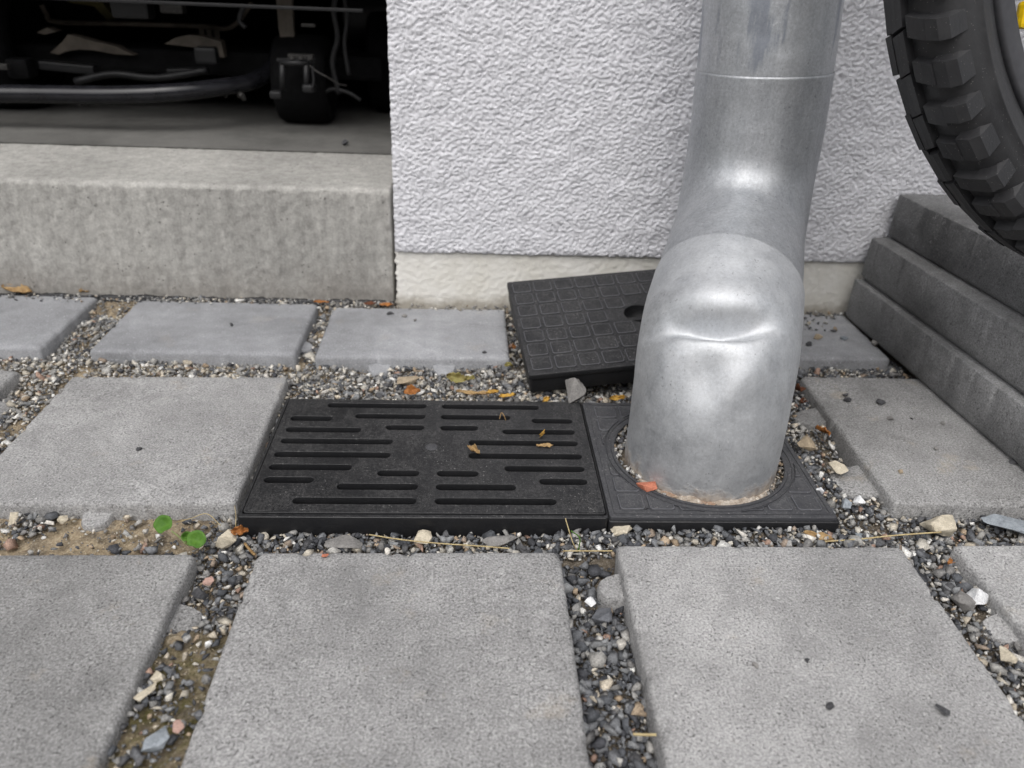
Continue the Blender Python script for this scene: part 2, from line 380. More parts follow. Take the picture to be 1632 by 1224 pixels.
RING = (.1945, .5415, .0715)
PIPE0 = (.184, .538)
BOXES = [GR, PL]
def level(x, y):
    """height of the loose material between the slabs"""
    z = -.0140 + .0035*noise.noise(Vector((x*14, y*14, 3))) + .002*noise.noise(Vector((x*45, y*45, 8)))
    if y > .84: z += .010*min(1, (y-.84)/.02)
    if .63 < y < .70 and -.16 < x < .1: z += .0035*min(1, (.70-y)/.03)
    if .060 < x < .11 and y < .425: z -= .006
    if -.185 < x < -.143 and y < .36: z += .0055
    if .425 < y < .458 and x > .04: z += .0065*min(1, (x-.04)/.12)*min(1, (.335-x)/.04 if x < .335 else 0)
    if x > .284: z -= .018*math.exp(-((x-.322)/.016)**2-((y-.565)/.030)**2)
    if y < .474 and x < -.2: z += .002
    return z
def in_box(x, y, b, g=0): return b[0]-g < x < b[1]+g and b[2]-g < y < b[3]+g

def bed_mat():
    m = M('sand_and_soil_bed')
    fine = m.noise(520, 4, .75); mid = m.noise(60, 4, .65)
    sand = m.ramp(fine, [(.28, (.20, .15, .095)), (.5, (.40, .32, .215)), (.72, (.58, .50, .37))])
    soil = m.ramp(fine, [(.3, (.045, .038, .03)), (.52, (.11, .095, .08)), (.74, (.26, .24, .21))])
    sep = m.n('ShaderNodeSeparateXYZ'); m.l(m.pos(), sep.inputs[0])
    x = m.math('ADD', sep.outputs[0], m.math('MULTIPLY', m.math('SUBTRACT', m.noise(9, 3), .5), .35))
    left = m.ramp(m.math('MULTIPLY', x, -1), [(.05, .15), (.23, .95)])
    f = m.math('MULTIPLY', left, m.ramp(mid, [(.38, .35), (.56, 1.)]))
    c = m.mix(f, soil, sand)
    # moss along the joint near the camera
    dx = m.math('ABSOLUTE', m.math('ADD', sep.outputs[0], .165)); mo = m.math('MULTIPLY', m.math('LESS_THAN', dx, .03), m.ramp(sep.outputs[1], [(.33, 1.), (.37, 0.)]))
    mo = m.math('MULTIPLY', mo, m.ramp(m.noise(75, 4, .7), [(.42, .1), (.6, .85)]))
    c = m.mix(mo, c, m.ramp(fine, [(.3, (.045, .045, .012)), (.7, (.17, .15, .05))]))
    m.set(col=c, rough=.95, spec=.15); m.bump(m.math('ADD', fine, mid), .0016); return m.m
MAT['bed'] = bed_mat()
def build_bed():
    st = .0028; nx = int((SX1-SX0)/st)+1; ny = int((SY1-SY0)/st)+1
    f1 = fft_noise(ny, nx, st, st, .012, .012, .6, 11); V = []
    for j in range(ny):
        for i in range(nx):
            x, y = SX0+i*st, SY0+j*st
            z = level(x, y) - .003 + .0007*f1[j, i]
            if in_box(x, y, GR, .001): z = -.055
            if in_box(x, y, PL, 0):
                z = -.0030 + .0007*f1[j, i] if math.hypot(x-RING[0], y-RING[1]) < .078 else -.03
            for b in EXCL:
                if in_box(x, y, b, -.004): z = -.03; break
            V.append((x, y, z))
    Fc = [(j*nx+i, j*nx+i+1, (j+1)*nx+i+1, (j+1)*nx+i) for j in range(ny-1) for i in range(nx-1)]
    tag(mesh_obj('sand_bed', V, Fc, MAT['bed'], smooth=True), 'sandy bed of soil and grit between the grey slabs', kind='structure')
build_bed()
gm = M('bare_soil'); gm.set(col=gm.ramp(gm.noise(40, 5, .7), [(.3, (.10, .095, .085)), (.7, (.2, .19, .17))]), rough=.95)
# ground sheet to the horizon, with an opening for the detailed bed
V = []; 
for X in (-200, SX0+.004, SX1-.004, 200):
    for Y in (-200, SY0+.004, SY1-.004, 200): V.append((X, Y, -.022))
Fc = [(i*4+j, (i+1)*4+j, (i+1)*4+j+1, i*4+j+1) for i in range(3) for j in range(3) if not (i == 1 and j == 1)]
tag(mesh_obj('ground', V, Fc, gm.m), kind='structure')

# ------------------------------------------------------------------ paving slabs
pave = empty('pavement', (0, 0, 0)); tag(pave, 'pavement of square grey concrete slabs with wide gravel joints', kind='structure')
def outline(x0, x1, y0, y1, r, step, seed):
    pts = []
    def seg(a, b):
        n = max(2, int((b-a).length/step))
        for k in range(n): pts.append(a.lerp(b, k/n))
    c = [Vector((x0, y0)), Vector((x1, y0)), Vector((x1, y1)), Vector((x0, y1))]
    for i in range(4):
        p, q, s = c[i], c[(i+1) % 4], c[(i+2) % 4]
        d = (q-p).normalized(); e = (s-q).normalized()
        seg(p+d*r, q-d*r)
        for k in range(4):
            a = k/4*PI/2; pts.append(q-d*r+e*r + d*r*math.sin(a) - e*r*math.cos(a))
    return pts
def slab(x0, x1, y0, y1, turn, mat, nubs=(), seed=0, thick=.05, z=0, bev=.0035, r=.004, name='paving_slab', parent=pave, tilt=(0, 0), fine=True):
    cx, cy = (x0+x1)/2, (y0+y1)/2
    step = .0022 if fine else .012
    base = outline(x0-cx, x1-cx, y0-cy, y1-cy, r, step, seed); n = len(base)
    V = []
    rings = [(.009, 0), (bev*1.05, -.0001), (bev*.55, -bev*.22), (bev*.2, -bev*.6), (0, -bev*1.15), (.0, -thick*.90), (.0040, -thick)]
    for ri, (ins, dz) in enumerate(rings):
        for p in base:
            nrm = Vector((p.x/max(1e-6, abs(x1-cx)), p.y/max(1e-6, abs(y1-cy))))
            ch = noise.noise(Vector((p.x*90, p.y*90, seed*3.1))); c2 = noise.noise(Vector((p.x*380, p.y*380, seed*5.7+ri)))
            amp = 1 if fine else 0
            k = ins + amp*(max(0, ch-.2)*.0034*(1 if ri in (1, 2, 3, 4) else 0) + c2*.0004*(1 if ri > 0 else 0))
            q = Vector((p.x*(1-k/abs(x1-cx)), p.y*(1-k/abs(y1-cy))))
            zz = dz + amp*(-max(0, ch-.2)*.0036*(1 if ri in (1, 2, 3) else 0) + c2*.00025*(1 if 0 < ri < 5 else 0))
            V.append((q.x, q.y, zz))
    Fc = [tuple(range(n))]
    for ri in range(len(rings)-1):
        for k in range(n):
            k2 = (k+1) % n; Fc.append((ri*n+k, (ri+1)*n+k, (ri+1)*n+k2, ri*n+k2))
    # spacer nibs: (side, position along the side 0..1, width, reach)
    for (side, t, wd, reach) in nubs:
        L = {'l': (Vector((x0-cx, y1-cy)), Vector((0, -1)), Vector((-1, 0)), y1-y0), 'r': (Vector((x1-cx, y0-cy)), Vector((0, 1)), Vector((1, 0)), y1-y0),
             'f': (Vector((x0-cx, y0-cy)), Vector((1, 0)), Vector((0, -1)), x1-x0), 'b': (Vector((x1-cx, y1-cy)), Vector((-1, 0)), Vector((0, 1)), x1-x0)}[side]
        o, dv, out, ln = L; c0 = o + dv*(ln*t); prof = [(-.5, -.002), (-.42, reach*.55), (-.30, reach*.88), (-.12, reach), (.12, reach), (.30, reach*.88), (.42, reach*.55), (.5, -.002)]
        b0 = len(V)
        for zt, sc, rs in ((-.0095, .90, .90), (-.0115, .97, .97), (-.014, 1., 1.), (-.045, 1.12, 1.1)):
            for (u, v) in prof:
                q = c0 + dv*(u*wd*sc) + out*(v*rs if v > 0 else v); V.append((q.x, q.y, zt - (.0025*v/reach if v > 0 else -.0008)))
        m_ = len(prof); Fc.append(tuple(b0+k for k in range(m_)))
        for ri in range(3):
            for k in range(m_-1): Fc.append((b0+ri*m_+k, b0+(ri+1)*m_+k, b0+(ri+1)*m_+k+1, b0+ri*m_+k+1))
    me = D.meshes.new(name); me.from_pydata(V, [], Fc); me.update()
    me.materials.append(MAT[mat]); o = D.objects.new(name, me); link(o, parent); o.location = (cx, cy, z)
    o.rotation_euler = (tilt[0], tilt[1], math.radians(turn)); shade_auto(o, 48); return o
NUBS = {0: [('r', .75, .028, .018)], 1: [('f', .3, .026, .014)], 2: [('l', .155, .026, .016)], 5: [('f', .50, .024, .013)], 6: [('r', .72, .03, .016)],
        7: [('l', .30, .030, .026), ('l', .79, .046, .030)], 10: [('f', .33, .026, .014), ('f', .66, .026, .014)], 9: [('r', .3, .024, .01)], 3: [('l', .35, .026, .015)]}
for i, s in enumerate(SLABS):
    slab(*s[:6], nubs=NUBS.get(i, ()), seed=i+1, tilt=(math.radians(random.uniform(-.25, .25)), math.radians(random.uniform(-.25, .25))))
# plain slabs of the same pavement around and behind the camera, outside the picture
for r_, y0 in enumerate((-.04, -.29, -.55, -.81)):
    for c_ in range(9):
        x0 = -1.15 + c_*.25 + .03*(r_ % 2); slab(x0, x0+.208, y0, y0+.208, 0, 'slab', seed=50+c_, fine=False)
for y0 in (.225, .478):
    for x0 in (.62, .87, 1.12): slab(x0+(0 if y0 < .3 else .0), x0+.208, y0, y0+.208, 0, 'slab', seed=70, fine=False)
    if y0 < .3: slab(-.885, -.678, .725, .862, 0, 'slab_smooth', seed=72, fine=False); slab(-1.13, -.92, .725, .862, 0, 'slab_smooth', seed=73, fine=False)
    for x0 in (-.87, -1.12): slab(x0, x0+.208, y0, y0+.208, 0, 'slab', seed=71, fine=False)

# ------------------------------------------------------------------ house: roughcast wall, plinth, concrete threshold, garage
WY, WX = .861, -.0855
house = empty('house_wall', (WX, WY, 0)); tag(house, 'white roughcast house wall above a cream plinth beside the garage opening', 'wall')
def build_wall():
    st = .00125; x0, x1, z0, z1 = WX, .62, .0665, .47
    nx = int((x1-x0)/st)+1; nz = int((z1-z0)/st)+1
    a = fft_noise(nz, nx, st, st, .0062, .0088, .62, 3); b = fft_noise(nz, nx, st, st, .0030, .0040, .4, 4); c = fft_noise(nz, nx, st, st, .05, .05, .6, 5)
    h = .00095*np.tanh(1.2*a+.7) + .00022*b*(1-.6*np.tanh(a)) + .00035*c
    X = x0 + st*np.arange(nx)[None, :] + 0*h; Z = z0 + st*np.arange(nz)[:, None] + 0*h
    dx = X-x0; dz = Z-z0
    edge = .0022*np.exp(-dx/.0022) + .0016*np.exp(-dz/.0020)
    Yv = WY - .006 - h + edge
    X = X + np.where(dx < .004, -h*.4*(1-dx/.004), 0); Z = Z + np.where(dz < .003, .0005*c - .2*h, 0)
    V = np.stack([X, Yv, Z], -1).reshape(-1, 3); idx = np.arange(nx*nz).reshape(nz, nx)
    Fq = np.stack([idx[:-1, :-1], idx[:-1, 1:], idx[1:, 1:], idx[1:, :-1]], -1).reshape(-1, 4)
    # left return into the opening and bottom lip
    V = V.tolist(); Fq = Fq.tolist(); col = idx[:, 0]; b0 = len(V)
    for k in range(nz): V.append((x0+.0006*noise.noise(Vector((0, 0, V[col[k]][2]*150))), WY+.02, V[col[k]][2]))
    for k in range(nz-1): Fq.append([int(col[k]), int(col[k+1]), b0+k+1, b0+k])
    row = idx[0, :]; b1 = len(V)
    for k in range(nx): V.append((V[row[k]][0], WY+.004, V[row[k]][2]+.001))
    for k in range(nx-1): Fq.append([int(row[k]), b1+k, b1+k+1, int(row[k+1])])
    o = mesh_obj('render_coat', V, Fq, MAT['stucco'], house, smooth=True)
    # plain continuation of the coat beyond the picture
    bm = bmesh.new()
    add_box(bm, ((.6195+4)/2, WY+.006, (.0665+2.7)/2), (4-.6195, .024, 2.7-.0665)); add_box(bm, ((WX+.6195)/2, WY+.006, (.4695+2.7)/2), (.6195-WX, .024, 2.7-.4695))
    bm_obj('upper_render_coat', bm, MAT['stucco'], house)
    # masonry body with the reveal of the opening
    bm = bmesh.new(); add_box(bm, ((WX+.004+4)/2, WY+.16, 1.33), (4-WX-.004, .28, 2.74)); bm_obj('masonry_core', bm, MAT['stucco'], house)
    # plinth, slightly set back, with its own uneven paint
    st = .002; nx = int((.62-x0)/st)+1; nz = int(.112/st)+1
    a = fft_noise(nz, nx, st, st, .010, .014, .5, 21); b = fft_noise(nz, nx, st, st, .005, .006, .4, 22)
    V = [(x0+i*st + (.0012*b[j, i] if i < 2 else 0), WY-.0015-.00017*a[j, i]-.00011*b[j, i] + (.0015 if i == 0 else 0), -.04+j*st) for j in range(nz) for i in range(nx)]
    Fq = [(j*nx+i, j*nx+i+1, (j+1)*nx+i+1, (j+1)*nx+i) for j in range(nz-1) for i in range(nx-1)]
    b0 = len(V)
    for j in range(nz): V.append((x0, WY+.03, -.04+j*st))
    for j in range(nz-1): Fq.append((j*nx, (j+1)*nx, b0+j+1, b0+j))
    mesh_obj('plinth', V, Fq, MAT['plinth'], house, smooth=True)
    bm = bmesh.new(); add_box(bm, ((.6195+4)/2, WY+.008, .012), (4-.6195, .02, .109)); bm_obj('plinth_continuation', bm, MAT['plinth'], house)
build_wall()

th = empty('concrete_threshold', (-.6, .87, 0)); tag(th, 'rough concrete threshold step in front of the dark garage', 'threshold')
def build_threshold():
    x0, x1 = -3.2, -.0905; H = .1335; fy = .8705; st = .0025
    xs = [x0, -1.6, -1.0] + list(np.arange(-.72, x1, st)) + [x1]
    prof = []   # (y, z, rough amount)
    for k in range(58): prof.append((fy, -.04+k*(H-.006+.04)/57, 1))
    for k in range(1, 6): a = k/6*PI/2; prof.append((fy+.006*(1-math.cos(a)), H-.006+.006*math.sin(a), 1.2))
    for k in range(40): prof.append((fy+.006+k*.0042, H+.0012*k/40, .7))
    ny, nx = len(prof), len(xs)
    a = fft_noise(ny, nx, .0027, st, .022, .014, .6, 31); b = fft_noise(ny, nx, .0027, st, .007, .007, .4, 32)
    V = []
    for j, (y, z, k) in enumerate(prof):
        for i, x in enumerate(xs):
            h = k*(.0003*a[j, i] + .00018*b[j, i])
            if b[j, i] < -2.2 and a[j, i] < 0: h -= .0009*k
            V.append((x, y-h if z < H-.003 else y-.3*h, z + (h if z >= H-.003 else 0)))
    Fc = [(j*nx+i, j*nx+i+1, (j+1)*nx+i+1, (j+1)*nx+i) for j in range(ny-1) for i in range(nx-1)]
    b0 = len(V)
    for j in range(ny): V.append((x1+.0002, prof[j][0]+.16 if prof[j][0] < fy+.1 else prof[j][0], prof[j][1]))
    for j in range(ny-1): Fc.append((j*nx+nx-1, b0+j, b0+j+1, (j+1)*nx+nx-1))
    mesh_obj('concrete_block', V, Fc, MAT['threshold'], th, smooth=True)
    # folded edge of bitumen sheet at the foot
    pts = []; V = []; Fc = []; n = 90
    for k in range(n):
        x = -.60 + k*(.50/(n-1)); zt = .0005 + .0035*noise.noise(Vector((x*30, 2, 0))) + .002*noise.noise(Vector((x*120, 7, 0)))
        y = fy - .0018 - .0022*abs(noise.noise(Vector((x*25, 5, 1))))
        V += [(x, y, zt), (x, y-.0012, zt-.001), (x, y-.004, -.02), (x, fy+.001, zt)]
    for k in range(n-1):
        a_, b_ = k*4, (k+1)*4; Fc += [(a_+3, b_+3, b_, a_), (a_, b_, b_+1, a_+1), (a_+1, b_+1, b_+2, a_+2)]
    mesh_obj('bitumen_strip', V, Fc, MAT['bitumen'], th, smooth=True)
build_threshold()
FZ = .1345
def q(name, pts, mat, parent=None):
    return mesh_obj(name, pts, [tuple(range(len(pts)))], mat, parent)
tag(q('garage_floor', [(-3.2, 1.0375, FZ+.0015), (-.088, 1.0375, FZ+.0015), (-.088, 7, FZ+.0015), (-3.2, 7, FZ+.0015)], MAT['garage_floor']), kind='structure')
def slabbox(name, x0, x1, y0, y1, z0, z1, mat, parent=None):
    bm = bmesh.new(); add_box(bm, ((x0+x1)/2, (y0+y1)/2, (z0+z1)/2), (x1-x0, y1-y0, z1-z0)); return bm_obj(name, bm, mat, parent)
gar = empty('garage', (-1.6, 4, FZ)); tag(gar, 'dim garage interior behind the concrete threshold', 'garage')
slabbox('side_wall', -.0835, .15, 1.145, 7, -.05, 2.7, MAT['paint_in'], gar)
slabbox('side_wall', -3.45, -3.2, .88, 7, -.05, 2.7, MAT['paint_in'], gar)
slabbox('back_wall', -3.2, -.0835, 7, 7.2, -.05, 2.7, MAT['paint_in'], gar)
slabbox('ceiling', -3.45, 4, .84, 7.2, 2.705, 2.95, MAT['paint_in'], gar)
slabbox('lintel', -3.2, WX, .865, 1.12, 2.2, 2.7, MAT['stucco'], gar)

backdrop = slabbox('added_dark_backdrop', -9, 9, -9.4, -6.2, -.05, 3.3, MAT['added_backdrop']); tag(backdrop, kind='structure')  # added out of view behind the camera to darken reflections in the zinc
# ------------------------------------------------------------------ vehicle standing in the garage
veh = empty('garden_vehicle', (-.45, 1.3, FZ)); tag(veh, 'black low vehicle with tube bumper and small wheels parked in the garage', 'vehicle')
def wheel_tyre(name, c, R, wd, mat, parent, axis='X', seg=40, lugs=0):
    prof = [(R*.55, -.42), (R*.62, -.5), (R*.8, -.54), (R*.93, -.5), (R*.985, -.40), (R, -.2), (R, .2), (R*.985, .40), (R*.93, .5), (R*.8, .54), (R*.62, .5), (R*.55, .42)]
    V, Fc = [], []; m_ = len(prof)
    for k in range(seg):
        a = 2*PI*k/seg
        for (r, o) in prof: V.append((c[0]+o*wd, c[1]+r*math.cos(a), c[2]+r*math.sin(a)))
    for k in range(seg):
        for j in range(m_): Fc.append((k*m_+j, k*m_+(j+1) % m_, ((k+1) % seg)*m_+(j+1) % m_, ((k+1) % seg)*m_+j))
    return mesh_obj(name, V, Fc, mat, parent, smooth=True)
def build_vehicle():
    P = lambda x, y, Y: at(x, y, Y=Y)
    pts = catmull([P(-420, 140, 1.15), P(-100, 148, 1.12), P(60, 150, 1.12), P(190, 151, 1.12), P(280, 147, 1.13), P(350, 139, 1.16), P(405, 128, 1.20), P(437, 104, 1.24), P(446, 70, 1.27)], 10)
    tube_obj('bumper_tube', pts, .0115, MAT['black_gloss'], veh, 20)
    rod = catmull([P(66, 8, 1.3), P(74, 22, 1.3), P(90, 35, 1.3), P(200, 38, 1.3), P(320, 42, 1.3), P(358, 46, 1.3), P(376, 38, 1.3), P(388, 24, 1.3), P(402, 4, 1.3)], 6)
    tube_obj('control_rod', rod, .0036, MAT['taupe'], veh, 8)
    for x in (322, 334, 346):
        bm = bmesh.new(); add_box(bm, P(x, 55, 1.30), (.008, .004, .024), bevel=.0015); bm_obj('rod_clamp', bm, MAT['taupe'], veh)
    def plate(name, px, Y, th_, mat):
        n = len(px); V = [P(x, y, Y) for x, y in px] + [P(x, y, Y)+Vector((0, th_, 0)) for x, y in px]
        Fc = [tuple(range(n)), tuple(range(n, 2*n))[::-1]] + [(k, (k+1) % n, n+(k+1) % n, n+k) for k in range(n)]
        return mesh_obj(name, V, Fc, mat, veh)
    plate('suspension_arm', [(80, 84), (100, 66), (108, 55), (122, 58), (150, 66), (185, 74), (200, 82), (214, 88), (180, 86), (150, 80), (125, 79), (104, 82), (94, 87)], 1.235, .02, MAT['taupe'])
    plate('suspension_arm', [(262, 70), (280, 60), (300, 56), (322, 58), (352, 66), (358, 92), (330, 88), (312, 76), (290, 73)], 1.235, .02, MAT['taupe'])
    plate('suspension_arm', [(58, 52), (74, 44), (90, 50), (72, 55)], 1.235, .02, MAT['taupe'])
    plate('linkage', [(108, -20), (160, -20), (164, 6), (184, 30), (170, 32), (150, 10), (108, 4)], 1.33, .02, MAT['olive'])
    plate('hanger_bracket', [(438, -40), (464, -40), (466, 20), (469, 62), (449, 70), (444, 45), (441, 10)], 1.22, .012, MAT['taupe'])
    # wide cross beam and underside, dark
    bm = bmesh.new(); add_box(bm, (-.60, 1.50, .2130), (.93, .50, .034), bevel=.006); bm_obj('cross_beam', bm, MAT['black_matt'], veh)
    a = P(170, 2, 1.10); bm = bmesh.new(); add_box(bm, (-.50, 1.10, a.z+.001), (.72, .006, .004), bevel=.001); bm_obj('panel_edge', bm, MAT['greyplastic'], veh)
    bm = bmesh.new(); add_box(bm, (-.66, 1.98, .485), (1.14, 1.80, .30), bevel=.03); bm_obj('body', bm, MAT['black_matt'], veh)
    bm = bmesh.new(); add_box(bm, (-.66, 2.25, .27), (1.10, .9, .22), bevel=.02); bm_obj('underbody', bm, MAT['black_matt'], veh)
    bm = bmesh.new(); add_box(bm, (-.62, 1.75, .245), (.62, .10, .05), bevel=.01); bm_obj('axle', bm, MAT['black_matt'], veh)
    # framed plate at the far left
    fr = [P(10, 10, 1.35), P(56, 11, 1.35), P(68, 45, 1.35), P(26, 47, 1.35)]
    plate('vent_plate', [(10, 10), (56, 11), (68, 45), (26, 47)], 1.352, .01, MAT['black_matt'])
    for k in range(4): tube_obj('plate_edge', [fr[k], fr[(k+1) % 4]], .0011, MAT['greyplastic'], veh, 6)
    # bracket over the front wheel
    for (x0, y0, x1, y1) in ((448, 100, 490, 101), (450, 100, 450, 143), (488, 101, 489, 146)):
        A, B = P(x0, y0, 1.13), P(x1, y1, 1.13); tube_obj('wheel_bracket', [A, B], .0042, MAT['greyplastic'], veh, 6)
    for (x, y) in ((441, 150), (493, 140)):
        bm = bmesh.new(); add_box(bm, P(x, y, 1.13), (.016, .02, .010), bevel=.003); bm_obj('bracket_foot', bm, MAT['greyplastic'], veh)
    cab = catmull([P(494, 105, 1.12), P(505, 114, 1.12), P(520, 122, 1.12), P(540, 134, 1.13), P(552, 136, 1.14)], 5); tube_obj('cable', cab, .0011, MAT['dust_metal'], veh, 6)
    cab = catmull([P(498, 106, 1.12), P(499, 118, 1.12), P(500, 130, 1.12), P(497, 143, 1.12)], 5); tube_obj('cable', cab, .0018, MAT['greyplastic'], veh, 6)
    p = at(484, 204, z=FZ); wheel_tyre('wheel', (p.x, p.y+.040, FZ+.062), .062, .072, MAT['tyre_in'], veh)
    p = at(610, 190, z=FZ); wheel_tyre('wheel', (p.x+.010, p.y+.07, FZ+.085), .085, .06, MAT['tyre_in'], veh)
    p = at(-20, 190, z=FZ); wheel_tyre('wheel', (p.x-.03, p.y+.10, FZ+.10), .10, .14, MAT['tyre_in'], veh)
    V, Fc = tube([P(470, 22, 1.35)+Vector((.08, 0, 0)), P(640, 22, 1.35)], .042, 24)
    o = mesh_obj('tank', V, Fc, MAT['greyplastic'], veh, smooth=True); shade_auto(o, 50)
    V, Fc = tube([P(500, 80, 1.30), P(600, 110, 1.32)], .022, 16); mesh_obj('side_frame', V, Fc, MAT['black_matt'], veh, smooth=True)
build_vehicle()
def vehicle_clutter():
    P = lambda x, y, Y: at(x, y, Y=Y)
    def bx(name, x, y, Y, sz, mat, rz=0): bm = bmesh.new(); add_box(bm, P(x, y, Y), sz, Matrix.Rotation(rz, 3, 'Y'), bevel=min(sz)*.2); bm_obj(name, bm, MAT[mat], veh)
    bx('reflector_stud', 6, 106, 1.17, (.014, .01, .008), 'dust_metal'); bx('mounting_block', 35, 108, 1.20, (.030, .03, .026), 'black_matt')
    bx('skid_plate', 110, 107, 1.215, (.075, .02, .012), 'greyplastic', .06); bx('skid_plate', 300, 113, 1.215, (.055, .02, .008), 'greyplastic', -.05)
    bx('gear_housing', 212, 14, 1.20, (.05, .03, .024), 'greyplastic'); bx('gear_housing', 276, 12, 1.19, (.030, .02, .014), 'dust_metal')
    bx('shock_mount', 330, 88, 1.20, (.03, .02, .022), 'greyplastic'); bx('latch', 492, 40, 1.16, (.018, .012, .004), 'dust_metal')
    bx('mount_plate', 480, 90, 1.15, (.034, .012, .006), 'dust_metal'); bx('mount_plate', 472, 96, 1.14, (.05, .012, .004), 'greyplastic')
    for x in (466, 480, 494): bm = bmesh.new(); bmesh.ops.create_cone(bm, segments=8, radius1=.0035, radius2=.003, depth=.004, cap_ends=True, matrix=Matrix.Translation(P(x, 92, 1.13))); bm_obj('bolt', bm, MAT['dust_metal'], veh)
    for pts, r in (([(535, -10), (532, 20), (538, 60), (530, 100), (540, 150)], .004), ([(548, -10), (553, 30), (549, 70), (556, 120)], .003), ([(390, 6), (384, 20), (382, 34), (392, 44)], .0035), ([(512, 150), (530, 142), (556, 148), (575, 160)], .003), ([(120, 130), (180, 118), (250, 124), (330, 112)], .005)):
        tube_obj('hose', catmull([P(x, y, 1.19) for x, y in pts], 6), r, MAT['greyplastic'], veh, 8)
    # small wedges of mud and grass hanging from the bumper tube
    for x, y, sz in ((128, 164, .006), (134, 166, .004), (384, 152, .007), (388, 156, .005), (360, 153, .003), (10, 163, .003)):
        bm = bmesh.new(); bmesh.ops.create_icosphere(bm, subdivisions=2, radius=sz*.6, matrix=Matrix.Translation(P(x, y, 1.125 if x < 300 else 1.165)))
        for v in bm.verts: v.co += Vector((noise.noise(v.co*400), noise.noise(v.co*400+Vector((5, 0, 0))), noise.noise(v.co*400+Vector((0, 9, 0)))))*sz*.5
        bm_obj('mud_clot', bm, MAT['dust_metal'], veh)
vehicle_clutter()

# ------------------------------------------------------------------ drain grate
def rrect(x0, x1, y0, y1, r, n=5):
    out = []
    for cx, cy, a0 in ((x1-r, y1-r, 0), (x0+r, y1-r, 90), (x0+r, y0+r, 180), (x1-r, y0+r, 270)):
        for k in range(n+1): a = math.radians(a0+90*k/n); out.append((cx+r*math.cos(a), cy+r*math.sin(a)))
    return out
def filled(name, loops, z, thick, bev, mat, parent=None, extra=None):
    """2D filled outline with holes, given real thickness and rounded edges"""
    cu = D.curves.new(name, 'CURVE'); cu.dimensions = '2D'; cu.fill_mode = 'BOTH'; cu.extrude = thick/2-bev; cu.bevel_depth = bev; cu.bevel_resolution = 1; cu.offset = -bev
    for lp in loops:
        s = cu.splines.new('POLY'); s.points.add(len(lp)-1); s.use_cyclic_u = True
        for p_, c in zip(s.points, lp): p_.co = (c[0], c[1], 0, 1)
    o = D.objects.new(name+'_c', cu); C.objects.link(o)
    bpy.context.view_layer.update(); dg = bpy.context.evaluated_depsgraph_get()
    me = D.meshes.new_from_object(o.evaluated_get(dg)); D.objects.remove(o)
    me.name = name; me.materials.clear(); me.materials.append(mat)
    me.transform(Matrix.Translation((0, 0, z-thick/2)))
    ob = D.objects.new(name, me); link(ob)
    if parent is not None: ob.parent = parent; ob.matrix_parent_inverse = Matrix.Translation(-Vector(parent.location))
    return ob
gx, gy = -.031, .5445
grate = empty('drain_grate', (gx, GR[2], 0)); tag(grate, 'black plastic slotted drain grate lying in the pavement', 'drain grate')
